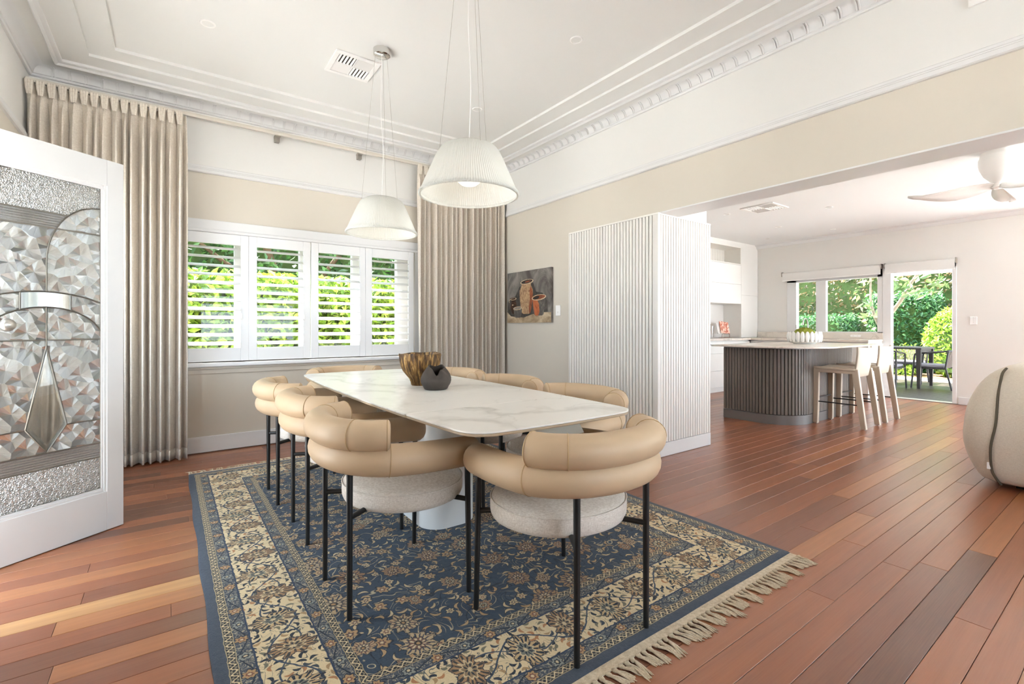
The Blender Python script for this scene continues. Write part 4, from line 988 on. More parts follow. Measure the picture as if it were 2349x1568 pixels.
# ---- painting: paint layers laid over a stretched canvas
def paint(name, cols, sc=14.0, stretch=(1, 1, 1)):
    g = G(name); p = g.v('MULTIPLY', g.obj(), stretch); k = g.noise(p, sc, 5, .65, 1.2)
    n_ = len(cols); c = g.ramp(k, [(.28 + .44*i/(n_-1), lin(h)) for i, h in enumerate(cols)])
    return g.done(g.pbr(color=c, rough=.6, spec=.3, normal=g.bump(g.noise(p, sc*4, 3), .25, .002)))
PY_0, PY_1, PZ0, PZ1, PT = 3.955, 4.785, 1.172, 1.780, .032
pic = thing('painting', 'unframed still-life canvas of clay pots and jugs against dark grey', 'painting', (XR, 4.37, PZ0))
cv = MB().box(XR - PT, XR - .001, PY_0, PY_1, PZ0, PZ1).obj('canvas', paint('grey_ground', ['#3d3834', '#5a544f', '#7d7770', '#8f8981'], 5, (1, 1, .5)), pic, bevel=.002)
PWd, PHd = PY_1 - PY_0, PZ1 - PZ0; layer = [0]
def shape(name, pts, mat):
    """pts in picture units: u right (towards the viewer's right), v up, both 0..1"""
    layer[0] += 1; x = XR - PT - .0005 - .0003*layer[0]
    n_ = len(pts); vs = [(x, PY_1 - u*PWd, PZ0 + v*PHd) for u, v in pts] + [(x + .0004, PY_1 - u*PWd, PZ0 + v*PHd) for u, v in pts]
    MB().add(vs, [tuple(range(n_)), tuple(range(2*n_-1, n_-1, -1))] + [((i+1) % n_, i, n_+i, n_+(i+1) % n_) for i in range(n_)]).obj(name, mat, cv)
def ell(cu, cv_, ru, rv, tilt=0, n_=24): return [(cu + ru*math.cos(2*math.pi*k/n_), cv_ + rv*math.sin(2*math.pi*k/n_) + tilt*math.cos(2*math.pi*k/n_)) for k in range(n_)]
def vase(cu, prof): return [(cu - r, v) for r, v in prof] + [(cu + r, v) for r, v in reversed(prof)]
table_p = paint('ochre_tabletop', ['#6e5b49', '#9a8468', '#b9a487', '#cfbd9f'], 7, (1, .6, 1)); dark_p = paint('umber_shadow', ['#1b1714', '#2c2521', '#3b332d'], 9)
sand_p = paint('sandy_glaze', ['#6e543c', '#97765a', '#b3946f', '#c9b08c'], 18); terra_p = paint('terracotta_side', ['#5e3322', '#86492e', '#a3633f'], 14); grey_p = paint('grey_glaze', ['#3c3834', '#5c5751', '#7b756d'], 14); brown_p = paint('brown_glaze', ['#20160f', '#3d2718', '#6a4229'], 16); cream_p = paint('cream_rim', ['#8f7458', '#c4ab8a', '#dccbad'], 22)
shape('painted_table', [(0, 0), (1, 0), (1, .185), (.8, .19), (.6, .185), (.35, .2), (0, .215)], table_p)
shape('painted_shadow', [(.0, .22), (.02, .42), (.08, .50), (.2, .52), (.3, .70), (.5, .78), (.62, .75), (.68, .58), (.82, .55), (.92, .4), (.93, .2), (.6, .16), (.4, .1), (.1, .13)], paint('soft_shadow', ['#2c2824', '#45403b', '#5a544e'], 9))
shape('painted_jar', vase(.46, [(.06, .17), (.10, .19), (.125, .3), (.145, .45), (.155, .55), (.15, .63), (.12, .69), (.105, .73), (.12, .77)]), sand_p)
shape('painted_jar_shade', [(.53, .17), (.56, .19), (.585, .3), (.605, .45), (.615, .55), (.60, .63), (.57, .69), (.535, .62), (.55, .45), (.52, .3)], terra_p)
shape('painted_jar_rim', ell(.475, .785, .15, .048, .01), cream_p); shape('painted_jar_mouth', ell(.475, .788, .13, .034, .01), dark_p); shape('painted_jar_inside', ell(.50, .789, .07, .016, .008), terra_p)
shape('painted_cup', vase(.745, [(.07, .13), (.1, .15), (.125, .3), (.14, .42), (.145, .46)]), grey_p)
shape('painted_cup_light', [(.68, .13), (.655, .15), (.625, .3), (.61, .42), (.60, .46), (.70, .44), (.75, .35), (.76, .2), (.73, .13)], paint('orange_glaze', ['#8a4426', '#ad603a', '#bd7b52'], 14))
shape('painted_cup_rim', ell(.745, .468, .155, .055, .012), cream_p); shape('painted_cup_mouth', ell(.745, .472, .135, .04, .012), terra_p); shape('painted_cup_mouth_shade', ell(.69, .465, .07, .03, .012), dark_p)
shape('painted_jug', vase(.165, [(.03, .18), (.05, .22), (.075, .30), (.07, .36), (.05, .42), (.055, .465)]), brown_p); shape('painted_jug_rim', ell(.16, .475, .075, .025, .005), cream_p); shape('painted_jug_mouth', ell(.16, .477, .06, .016, .005), brown_p)
shape('painted_jug_glint', ell(.145, .355, .02, .012), cream_p)
shape('painted_jug_handle', [(.055, .46), (.08, .475), (.085, .465), (.068, .45), (.062, .40), (.052, .40)], cream_p)
shape('painted_pot', vase(.27, [(.05, .10), (.075, .12), (.092, .20), (.10, .28)]), grey_p); shape('painted_pot_rim', ell(.265, .285, .105, .035, .006), cream_p); shape('painted_pot_mouth', ell(.265, .287, .088, .024, .006), paint('pot_inside', ['#6a635b', '#a39a8e'], 14))

# ================================================================== KITCHEN
def cabinet(label, x0, x1, drawers, y0=4.5, y1=5.04, ztop=.885):
    c = thing('base_cabinet', label, 'cabinet', ((x0+x1)/2, y0, 0), group='white drawer cabinets along the kitchen back wall')
    MB().box(x0 + .001, x1 - .001, y0 + .02, y1, .09, ztop).obj('carcass', M['joinery'], c)
    MB().box(x0 + .001, x1 - .001, y0 + .05, y0 + .07, .001, .09).obj('kickboard', M['joinery'], c)
    for a, b in drawers:
        d = MB().box(x0 + .002, x1 - .002, y0, y0 + .019, a + .002, b - .002).obj('drawer_front', M['joinery'], c, bevel=.0015)
        if b > .8: MB().box(x0 + .18, x1 - .18, y0 - .012, y0, b - .05, b - .04).obj('pull', M['black'], d)
DR = [(.09, .372), (.372, .67), (.67, .868)]
for a, b, lb in ((6.0, 6.9, 'beside the fluted wall end'), (6.9, 7.8, 'seen just left of the island'), (7.8, 8.64, 'in the corner behind the island')):
    cabinet('white three-drawer base cabinet on the kitchen back wall, ' + lb, a, b, DR)
c = thing('bench_cabinet', 'white cabinet run under the kitchen window with a pale end panel', 'cabinet', (8.95, 3.6, 0))
MB().box(8.67, XK - .005, 2.70, 4.49, .09, .885).obj('carcass', M['joinery'], c); MB().box(8.72, XK - .005, 2.71, 4.49, .001, .09).obj('kickboard', M['joinery'], c)
for k in range(3): MB().box(8.65, 8.668, 2.70 + .597*k + .002, 2.70 + .597*(k+1) - .002, .09, .866).obj('door', M['kwall'], c, bevel=.0015)
MB().box(8.65, XK - .005, 2.682, 2.699, .001, .885).obj('end_panel', M['joinery'], c)
wt = thing('benchtop', 'pale stone benchtop turning the corner under the kitchen window', 'benchtop', (7.5, 4.7, .886))
MB().prism([(4.19, 4.47), (8.62, 4.47), (8.62, 2.67), (9.262, 2.67), (9.262, 5.045), (4.19, 5.045)], .887, .924).obj('slab', M['benchtop'], wt, bevel=.003)
MB().box(9.235, 9.262, 2.67, 4.66, .925, 1.03).obj('upstand', M['benchtop'], wt, bevel=.003)
struct(MB().box(4.19, 8.655, 5.02, 5.045, .926, 1.55).obj('trim_6', M['joinery']), 'plain white splashback behind the kitchen bench', 'splashback')
# overhead cupboards: two rows of doors, open niche on top
xs = [6.5, 7.62, 8.655]
for i, (a, b) in enumerate(zip(xs[:-1], xs[1:])):
    oc = thing('overhead_cupboard', 'white handle-free overhead cupboard, %s' % ('beside the fluted wall end', 'under the open niche beside the tall cupboard')[i], 'cupboard', ((a+b)/2, 4.67, 1.55), group='white overhead cupboards')
    MB().box(a + .001, b - .001, 4.69, 5.018, 1.552, 2.27).obj('carcass', M['joinery'], oc)
    for z0, z1 in ((1.552, 1.91), (1.91, 2.275)): MB().box(a + .0015, b - .0015, 4.67, 4.689, z0 + .0015, z1 - .0015).obj('door', M['joinery'], oc, bevel=.0012)
    nb = MB(); t_ = .02
    nb.box(a + .001, b - .001, 4.67, 5.018, 2.277, 2.295).box(a + .001, b - .001, 4.67, 5.018, 2.59, 2.61).box(a + .001, a + t_, 4.67, 5.018, 2.295, 2.59).box(b - t_, b - .001, 4.67, 5.018, 2.295, 2.59).box(a + t_, b - t_, 5.0, 5.018, 2.295, 2.59)
    nb.obj('niche', M['flute'], oc)
    if i == 1:
        for k in range(28): MB().box(a + .03 + .0355*k, a + .03 + .0355*k + .03, 4.99, 5.0, 2.296, 2.589).obj('slat', M['flute'], oc)
tc = thing('tall_cupboard', 'tall white corner cupboard standing on the bench beside the far wall', 'cupboard', (8.96, 4.67, .925))
MB().box(8.658, 9.262, 4.69, 5.04, .926, 2.61).obj('carcass', M['joinery'], tc)
for z0, z1 in ((.928, 1.72), (1.72, 2.61)): MB().box(8.659, 9.261, 4.67, 4.689, z0 + .0015, z1 - .0015).obj('door', M['joinery'], tc, bevel=.0012)
struct(MB().box(4.19, 9.262, 4.68, 5.04, 2.612, 2.63).box(4.19, 9.262, 4.69, 5.04, 2.63, 2.70).obj('trim_7', M['joinery']), 'white bulkhead above the kitchen cupboards', 'bulkhead')

# island
isl = thing('kitchen_island', 'taupe fluted kitchen island with a rounded corner and stone top', 'island', (6.4, 2.85, 0))
IX0, IX1, IY0, IY1, IR = 5.60, 7.27, 2.43, 3.25, .40
def ipath(o, n=14):
    cx_, cy_ = IX0 + IR, IY0 + IR; r = IR + o
    return [(IX0 - o, IY1)] + [(cx_ + r*math.cos(math.radians(180 + 90*k/n)), cy_ + r*math.sin(math.radians(180 + 90*k/n))) for k in range(n+1)] + [(IX1, IY0 - o)]
def iprism(o, z0, z1): return MB().prism(list(reversed(ipath(o) + [(IX1, IY1)])), z0, z1)
iprism(-.028, .115, .865).obj('body', M['islandgrey'], isl, smooth=30)
iprism(-.004, .001, .108).obj('plinth', M['kick'], isl, smooth=30)
P = [Vector(p_) for p_ in ipath(-.028, 40)]; seg = [0]
for a, b in zip(P[:-1], P[1:]): seg.append(seg[-1] + (b-a).length)
sm_ = slatmesh(.0290, .75, .028, M['islandgrey']); n = int(seg[-1] / .036)
for i in range(n):
    s_ = (i + .5) * seg[-1] / n; j = max(k for k in range(len(seg)) if seg[k] <= s_); j = min(j, len(P)-2); f = (s_ - seg[j]) / (seg[j+1]-seg[j]); q = P[j].lerp(P[j+1], f); t_ = P[j+1]-P[j]
    place(sm_, 'slat', isl, (q.x, q.y, .115), (0, 0, math.atan2(t_.y, t_.x) + math.pi))
tp = [(5.43, 3.31)] + [(5.43 + .55 + .55*math.cos(math.radians(180 + 9*k)), 2.14 + .55 + .55*math.sin(math.radians(180 + 9*k))) for k in range(11)] + [(7.42, 2.14), (7.42, 3.31)]
MB().prism(list(reversed(tp)), .885, .905).obj('stone_top', M['benchtop'], isl, bevel=.003)
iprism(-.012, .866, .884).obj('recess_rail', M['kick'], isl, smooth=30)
# ruffled ceramic bowl with moss
BX, BY, BZ = 6.62, 2.74, .906
rbw = thing('ruffled_bowl', 'white ceramic bowl of upright petals with gaps, on the island', 'bowl', (BX, BY, BZ))
MB().lathe([(0, BZ), (.12, BZ), (.125, BZ + .01), (.165, BZ + .022), (.18, BZ + .032), (.17, BZ + .036), (.1, BZ + .024), (0, BZ + .02)], 48, (BX, BY)).obj('base', M['plastic'], rbw, smooth=50)
pe = MB(); pe.tube([(0, -.022, .03), (0, -.012, .06), (0, -.008, .10), (0, -.016, .135), (0, -.006, .155)], [.017, .024, .026, .022, .009], 10); pe.xf(Matrix.Diagonal((1.0, .6, 1.0, 1)))
pme_ = pe.mesh('petal', M['plastic'], 60)
for k in range(22):
    a = 2*math.pi*k/22; place(pme_, 'petal', rbw, (BX + .19*math.cos(a), BY + .19*math.sin(a), BZ), (0, 0, a - math.pi/2))
ms = simple('moss', '#8a8f3a', .95, .1, var=.35, vscale=40, bump=.8, bscale=120, bdist=.01)
mo = MB().lathe([(0, .205), (.05, .20), (.09, .18), (.13, .14), (.15, .10), (.14, .05)], 40, (0, 0), fn=lambda r, z, a, j: (r*(1 + .06*math.sin(7*a + j)), z + .008*math.sin(5*a + 2*j))); mo.xf(Matrix.Translation((BX, BY, BZ))); 
tag(mo.obj('moss_mound', ms, smooth=60), 'mound of olive green moss filling the white ruffled bowl', 'moss')
# stools
def make_stool():
    s_ = thing('bar_stool', '', 'stool', (0, 0, 0), 0, 'taupe leather bar stools at the island', local=True)
    w, fy, ry = .232, .235, -.24
    for sx in (-1, 1):
        for (yb, yt, zt) in ((fy, fy - .005, .655), (ry, ry + .085, .655)):
            x = sx*w; xi = sx*(w - .046)
            MB().hexa([(x, yb - .026, .006), (xi, yb - .026, .006), (xi, yb + .026, .006), (x, yb + .026, .006)], [(x - sx*.008, yt - .032, zt), (xi - sx*.008, yt - .032, zt), (xi - sx*.008, yt + .032, zt), (x - sx*.008, yt + .032, zt)]).obj('leg', M['stool'], s_, bevel=.008, seg=3)
            MB().cyl(x - sx*.023, yb, 0, .008, .012, 12).obj('foot_glide', M['chrome'], s_)
    mb = MB(); N = 10
    for k in range(N + 1):
        y = -.16 + (.42)*k/N
        for x in (-.225, -.12, 0, .12, .225):
            mb.v.append((x, y, .668 - .016*(1 - (x/.225)**2) + (.004 if k in (0, N) else 0) - .012*(1 - k/N)))
    mb.f += [(k*5+i, k*5+i+1, k*5+5+i+1, k*5+5+i) for k in range(N) for i in range(4)]; mb.mi += [0]*len(mb.f)
    o = mb.obj('seat', M['stool'], s_, smooth=60); sd = o.modifiers.new('leather_thickness', 'SOLIDIFY'); sd.thickness = .03; sd.offset = -1
    for sx in (-1, 1): MB().box(sx*.224 - .008*(sx > 0), sx*.224 + .008*(sx < 0), -.15, .23, .60, .668).obj('side_rail', M['stool'], s_, bevel=.006)
    V = []; nu, nv = 13, 8
    for j in range(nv):
        v = j/(nv-1); z = .565 + .325*v
        for i in range(nu):
            u = 2*i/(nu-1) - 1; y = -.175 - .045*math.sin(v*1.5) + .045*u*u*(.5 + .5*v) - .01*v
            V.append((u*(.215 - .008*v), y, z + .012*(u*u)*(v > .9)))
    mb = MB().add(V, [(j*nu+i, j*nu+i+1, (j+1)*nu+i+1, (j+1)*nu+i) for j in range(nv-1) for i in range(nu-1)])
    o = mb.obj('backrest', M['stool'], s_, smooth=60); sd = o.modifiers.new('leather_thickness', 'SOLIDIFY'); sd.thickness = .022; b = o.modifiers.new('bevel', 'BEVEL'); b.width = .006; b.segments = 2
    for a, b_ in (((-.21, fy - .01, .30), (.21, fy - .01, .30)), ((-.21, fy, .26), (-.21, ry + .05, .26)), ((.21, fy, .26), (.21, ry + .05, .26))):
        MB().tube([a, b_], .0065, 8).obj('footrest_bar', M['black'], s_, smooth=50)
    return s_
s0 = make_stool(); s0.location = (6.335, 2.178, 0); s0['label'] = 'taupe leather bar stool nearer the rounded island corner'
dup(s0, (6.995, 2.178, 0), 0, 'taupe leather bar stool nearer the garden door')
# things on the benches
ck = thing('cookbook_stand', 'salmon patterned cookbook propped on a thin wire stand on the kitchen bench', 'book stand', (8.2, 4.78, .925))
MB().tube([(8.10, 4.72, .93), (8.10, 4.72, 1.0), (8.34, 4.72, 1.0), (8.34, 4.72, .93), (8.10, 4.72, .93)], .004, 6).tube([(8.12, 4.80, .93), (8.12, 4.72, .93)], .004, 6).tube([(8.32, 4.80, .93), (8.32, 4.72, .93)], .004, 6).obj('wire_stand', simple('copper_wire', '#9a6a55', .35, .5, metal=.8), ck)
g = G('cookbook_print'); p_ = g.obj(); k_ = g.noise(p_, 9, 3, .6, 2.0)
cbm = g.done(g.pbr(color=g.ramp(k_, [(.35, lin('#b5604a')), (.45, lin('#e2a48c')), (.52, lin('#f3e2d6')), (.6, lin('#d98a70')), (.7, lin('#f6efe8'))], 'CONSTANT'), rough=.6))
pg = MB().box(-.14, .14, -.006, .006, 0, .22); pg.xf(Matrix.Translation((8.26, 4.75, 1.005)) @ Matrix.Rotation(math.radians(-14), 4, 'X') @ Matrix.Rotation(math.radians(5), 4, 'Y')); pg.obj('book', cbm, ck)
pg = MB().box(-.05, .05, -.005, .005, 0, .2); pg.xf(Matrix.Translation((8.10, 4.77, 1.0)) @ Matrix.Rotation(math.radians(-14), 4, 'X')); pg.obj('page', simple('grey_print_page', '#d8d2cc', .7, var=.2, vscale=30), ck)
for x, y, h, lb in ((7.93, 4.84, .22, 'tall clear glass tumbler on the bench left of the cookbook'), (8.03, 4.96, .25, 'clear glass carafe behind the tumbler on the bench')):
    tag(MB().lathe([(.03, .926), (.045, .928), (.048, .926 + h*.5), (.05, .926 + h), (.047, .926 + h), (.044, .926 + h*.5), (.04, .94), (0, .938)], 24, (x, y)).obj('glass_vessel', M['pane'], smooth=50), lb, 'glass', 'glassware on the kitchen bench')
tpm = thing('tap', 'chrome gooseneck tap on the bench below the kitchen window', 'tap', (9.1, 3.72, .925))
MB().tube(spline([(9.12, 3.72, .926), (9.12, 3.72, 1.15), (9.09, 3.72, 1.24), (9.02, 3.72, 1.27), (8.95, 3.72, 1.24), (8.93, 3.72, 1.16)], 6), .011, 10).obj('spout', M['chrome'], tpm, smooth=60)
MB().cyl(9.12, 3.66, .926, .99, .012, 12).obj('lever', M['chrome'], tpm, smooth=50)
pp = thing('power_outlet', 'white double power outlet on the stone upstand under the window', 'power outlet', (9.2345, 3.04, .975), math.pi/2, local=True)
MB().prism(rrect(-.075, .075, -.018, .018, .017, 5), 0, .008, M=Matrix.Rotation(math.radians(-90), 4, 'X')).obj('plate', M['plastic'], pp)
for k in (-1, 1): MB().box(.03*k - .01, .03*k + .01, .008, .010, -.008, .008).obj('socket', M['joinery'], pp)

# ceiling fan
FX, FY = 6.05, .90
fan = thing('ceiling_fan', 'white three-bladed ceiling fan with a domed motor', 'ceiling fan', (FX, FY, 2.36))
MB().lathe([(.0, 2.42), (.02, 2.42), (.05, 2.435), (.095, 2.49), (.122, 2.555), (.13, 2.60), (.128, 2.64), (.118, 2.66), (.118, 2.67)], 40, (FX, FY)).obj('motor_dome', M['plastic'], fan, smooth=50)
MB().cyl(FX, FY, 2.672, 2.699, .112, 40).obj('ceiling_mount', M['plastic'], fan, smooth=40)
MB().lathe([(0, 2.365), (.035, 2.368), (.045, 2.38), (.03, 2.40), (.018, 2.42)], 24, (FX, FY)).obj('hub', M['plastic'], fan, smooth=50)
bl = MB(); N = 14; V = []
for k in range(N + 1):
    u = k/N; r = .03 + .62*u; w = .035 + .055*math.sin(math.pi*min(1, u*1.15)) if u < .93 else .05*(1-u)/.07 + .004; tw = .6*(1-u)**1.2 + .12; zc = -.055*math.sin(u*math.pi*.75) + .015
    for e in (-1, -.3, .4, 1): V.append((r, e*w*math.cos(tw) + .05*u*math.sin(u*2), zc + e*w*math.sin(tw) - .012*(e*e)))
bl.add(V, [(k*4+i, k*4+i+1, k*4+5+i, k*4+4+i) for k in range(N) for i in range(3)])
bme = bl.mesh('fan_blade', M['plastic'], 60)
for k in range(3):
    o = place(bme, 'blade', fan, (FX, FY, 2.385), (0, 0, math.radians(118 + 120*k))); sd = o.modifiers.new('blade_thickness', 'SOLIDIFY'); sd.thickness = .008

# sofa end
sf = thing('sofa', 'bulging natural linen sofa end with a dark corner seam at the right edge', 'sofa', (5.2, -.1, 0))
def pillow(cx, cy, cz, ax, ay, az, nu=48, nv=28, e1=.30, e2=.30, sag=.03, peak=0.0):
    sp = lambda w, e: math.copysign(abs(w) ** e, w)
    def f(u, v):
        a = 2*math.pi*u; b = -math.pi/2 + math.pi*v
        x = sp(math.cos(b), e1)*sp(math.cos(a), e2); y = sp(math.cos(b), e1)*sp(math.sin(a), e2); z = sp(math.sin(b), .56)
        bul = 1 + sag*math.cos(b)
        q = Vector((cx + ax*x*bul, cy + ay*y*bul, cz + az*z))
        k = .006*math.sin(q.y*23 + q.z*11) + .005*math.sin(q.z*31 - q.x*17) + .004*math.sin(q.y*41 + 3*q.z)
        q.x += k*abs(x)*1.0 * (1 if x > 0 else -1); q.y += k*.8*abs(y); q.z += peak*max(0, z)*math.exp(-((q.y - .60)/.24)**2); return tuple(q)
    return MB().grid(f, nu, nv, closeu=True)
INS = [(.035, .20), (.04, .10), (.08, .065), (.15, .03), (.30, 0), (.45, .002), (.55, .010), (.65, .04), (.72, .08), (.77, .12), (.805, .17), (.825, .23), (.835, .32), (.838, .45)]
sec = []; wr = random.Random(3)
for z, d in INS:
    r = max(.05, .17 - d*.2); sec.append([Vector((x, y, z)) for x, y in rrect(4.53 + d, 5.95 - d, -1.45 + d, .875 - d, r, 7)])
NS = len(sec[0]); V = []
for k, s_ in enumerate(sec):
    for q in s_:
        a = .005*math.sin(q.y*19 + q.z*13) + .004*math.sin(q.z*29 - q.x*15) + .003*math.sin(q.y*43 + 7*q.z); pk = .03*math.exp(-((q.y - .62)/.2)**2)*max(0, (q.z - .6)/.2)
        V.append((q.x - a, q.y + a*.8, q.z + pk))
ab = MB().add(V, [(k*NS+i_, k*NS+(i_+1) % NS, (k+1)*NS+(i_+1) % NS, (k+1)*NS+i_) for k in range(len(sec)-1) for i_ in range(NS)] + [tuple(range(NS-1, -1, -1)), tuple((len(sec)-1)*NS + i_ for i_ in range(NS))])
ao = ab.obj('arm', M['sofa'], sf, smooth=180, sub=1)
st = pillow(5.6, -.6, .55, .55, .9, .34); st.obj('cushion', simple('white_sofa_throw', '#efece8', .9, .1), sf, smooth=180)
sm = [(4.53 + d - .002 + (.03 if z > .8 else 0)*0, .70 - d*.35 + .018*math.sin(z*9), z + (.03 if z > .75 else 0)) for z, d in INS[1:11]]
MB().tube(spline(sm, 4), .0075, 8).obj('seam', simple('dark_seam', '#5e5548', .9, .1), sf, smooth=60)
q = min(sm, key=lambda s_: abs(s_[2] - .19)); MB().box(q[0] - .010, q[0] - .006, q[1] + .004, q[1] + .022, q[2], q[2] + .045).obj('label_tag', M['plastic'], sf)
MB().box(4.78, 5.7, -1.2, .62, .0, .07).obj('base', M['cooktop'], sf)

# ================================================================== GARDEN
def leaves(name, parent, pts, size, mat, up=.3, kind='stuff', face=None):
    n = len(pts); pts = np.asarray(pts, float); s = size * rng.uniform(.7, 1.3, (n, 1))
    nrm = rng.normal(size=(n, 3)); nrm[:, 2] += up*2
    if face is not None: nrm += np.asarray(face)*1.2
    nrm /= np.linalg.norm(nrm, axis=1, keepdims=True)
    a = np.cross(nrm, rng.normal(size=(n, 3))); a /= np.linalg.norm(a, axis=1, keepdims=True); b = np.cross(nrm, a)
    V = np.stack([pts - a*s, pts - b*s*.42 - a*s*.1 + nrm*s*.12, pts + a*s - nrm*s*.15, pts + b*s*.42 - a*s*.1 + nrm*s*.12], 1).reshape(-1, 3)
    idx = np.arange(n)*4; F = np.concatenate([np.stack([idx, idx+1, idx+2], 1), np.stack([idx, idx+2, idx+3], 1)])
    rv = np.tile(rng.uniform(0, 1, n), 2)
    me = bpy.data.meshes.new(name); o0 = ORG[parent.as_pointer()]
    me.from_pydata((V - np.array(o0)).tolist(), [], F.tolist()); me.materials.append(mat)
    at = me.attributes.new('rnd', 'FLOAT', 'FACE'); at.data.foreach_set('value', rv); me.update()
    o = bpy.data.objects.new(name, me); COL.objects.link(o); o.parent = parent; o['kind'] = kind
    ORG[o.as_pointer()] = o0; return o
def hedge_pts(n, x0, x1, y0, y1, z0, z1, skin=.25):
    """points in a slab, mostly near its skin"""
    u = rng.uniform(0, 1, (n, 3)); ax = rng.integers(0, 3, n); sd = rng.integers(0, 2, n); k = rng.uniform(0, 1, n) ** 2 * skin
    lo = np.array([x0, y0, z0]); hi = np.array([x1, y1, z1]); p = lo + (hi-lo)*u
    for i in range(3):
        m_ = ax == i; p[m_, i] = np.where(sd[m_] == 0, lo[i] + k[m_], hi[i] - k[m_])
    return p + rng.normal(size=(n, 3))*.05
def ball_pts(n, c, r):
    v = rng.normal(size=(n, 3)); v /= np.linalg.norm(v, axis=1, keepdims=True); return np.array(c) + v*np.array(r)*rng.uniform(.72, 1.04, (n, 1))
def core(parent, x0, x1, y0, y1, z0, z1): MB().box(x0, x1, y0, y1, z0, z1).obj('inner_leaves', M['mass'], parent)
def hedge(name, label, box, n, size, mat, group=None, face=None):
    x0, x1, y0, y1, z0, z1 = box
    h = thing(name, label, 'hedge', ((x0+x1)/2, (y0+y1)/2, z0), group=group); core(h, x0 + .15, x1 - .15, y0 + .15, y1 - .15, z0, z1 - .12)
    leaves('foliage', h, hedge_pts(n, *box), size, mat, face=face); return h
GZ = -.12
struct(MB().box(-14, 40, -30, YKB - .2, GZ - .1, GZ).box(XK + .2, 40, YKB - .2, 30, GZ - .1, GZ).box(-14, XK + .2, YW + .26, 30, GZ - .1, GZ).box(-14, XL - .14, YKB - .2, YW + .26, GZ - .1, GZ).obj('ground', M['paving']), 'pale paved ground outside the house', 'ground')
# hedge outside the shuttered window
hg = hedge('hedge', 'sunlit lime green leafy hedge outside the shuttered window', (-2.2, 5.2, 6.15, 6.75, GZ, 1.66), 15000, .055, M['leaf_lime'], face=(0, -1, .4))
leaves('front_foliage', hg, np.stack([rng.uniform(-1.2, 3.8, 9000), rng.normal(6.17, .07, 9000), rng.uniform(.3, 1.75, 9000)], 1), .055, M['leaf_lime'], face=(0, -1, .4))
lf = MB().add([(0, 0, 0), (.022, -.016, .004), (.055, -.014, -.004), (.085, 0, -.014), (.055, .014, -.004), (.022, .016, .004), (.045, 0, .006)], [(0,1,6),(1,2,6),(2,3,6),(3,4,6),(4,5,6),(5,0,6)])
def lmat(name, a, b):
    g = G(name); c = g.mix(g.n('ObjectInfo').outputs['Random'], lin(a), lin(b)); d = g.pbr(color=c, rough=.4, spec=.4); t = g.n('BsdfTranslucent'); g.put(t.inputs[0], c)
    mx = g.n('MixShader'); mx.inputs[0].default_value = .4; g.nt.links.new(d, mx.inputs[1]); g.nt.links.new(t.outputs[0], mx.inputs[2]); return g.done(mx.outputs[0])
lme = lf.mesh('leaf', lmat('large_lime_leaf', '#5f8222', '#a7b85e'))
for k in range(220):
    place(lme, 'leaf', hg, (random.uniform(-.3, 3.1), 6.10 + random.uniform(-.06, .03), random.uniform(.75, 1.75)), (random.uniform(-1.2, .6), random.uniform(-.6, .6), random.uniform(0, 6.28)), [random.uniform(.8, 1.5)]*3)
hb = thing('shade_tree', 'darker green tree rising behind the hedge outside the shuttered window', 'tree', (1.5, 7.6, GZ))
MB().tube([(1.5, 7.6, GZ), (1.4, 7.5, 1.4), (1.0, 7.5, 2.6)], [.09, .07, .04], 10).tube([(1.45, 7.55, 1.2), (2.1, 7.5, 2.2), (2.7, 7.4, 2.7)], [.05, .035, .02], 8).tube([(1.42, 7.5, 1.5), (.6, 7.5, 2.0), (0, 7.4, 2.5)], [.04, .03, .015], 8).obj('trunk', M['darkbark'], hb, smooth=60)
leaves('foliage', hb, hedge_pts(15000, -2.5, 5.5, 7.25, 8.2, 1.3, 3.6, .3), .075, M['leaf_dark'])
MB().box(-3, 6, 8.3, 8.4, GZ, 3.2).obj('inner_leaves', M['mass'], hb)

# deck, each board a part
deck = struct(MB().box(XK + .2, 13.1, 1.2, 8, -.10, -.058).obj('floor_deck', M['darkgap']), 'dark stained timber deck outside the garden door', 'deck')
dm = simple('dark_deck_oil', '#2c231e', .4, .3, var=.25, vscale=5, stretch=(6, .5, 1), bump=.1, bscale=60)
dbm = MB().box(-.065, .065, 1.2, 8, -.057, -.03).mesh('deck_board', dm)
for k in range(26): place(dbm, 'deck_board', deck, (XK + .27 + .14*k, 0, 0))
vr = thing('verandah_roof', 'white flat verandah roof sheltering the deck', 'verandah roof', (10.9, 2.8, 2.4), kind='structure')
MB().box(XK + .2, 12.35, 1.2, 6.4, 2.40, 2.47).obj('roof_sheet', M['white'], vr); MB().box(12.30, 12.38, 1.2, 6.4, 2.19, 2.40).obj('edge_beam', M['white'], vr)
MB().box(12.28, 12.37, 2.36, 2.45, -.05, 2.19).obj('post', M['white'], vr); MB().box(12.28, 12.37, 5.9, 5.99, -.05, 2.19).obj('post', M['white'], vr)
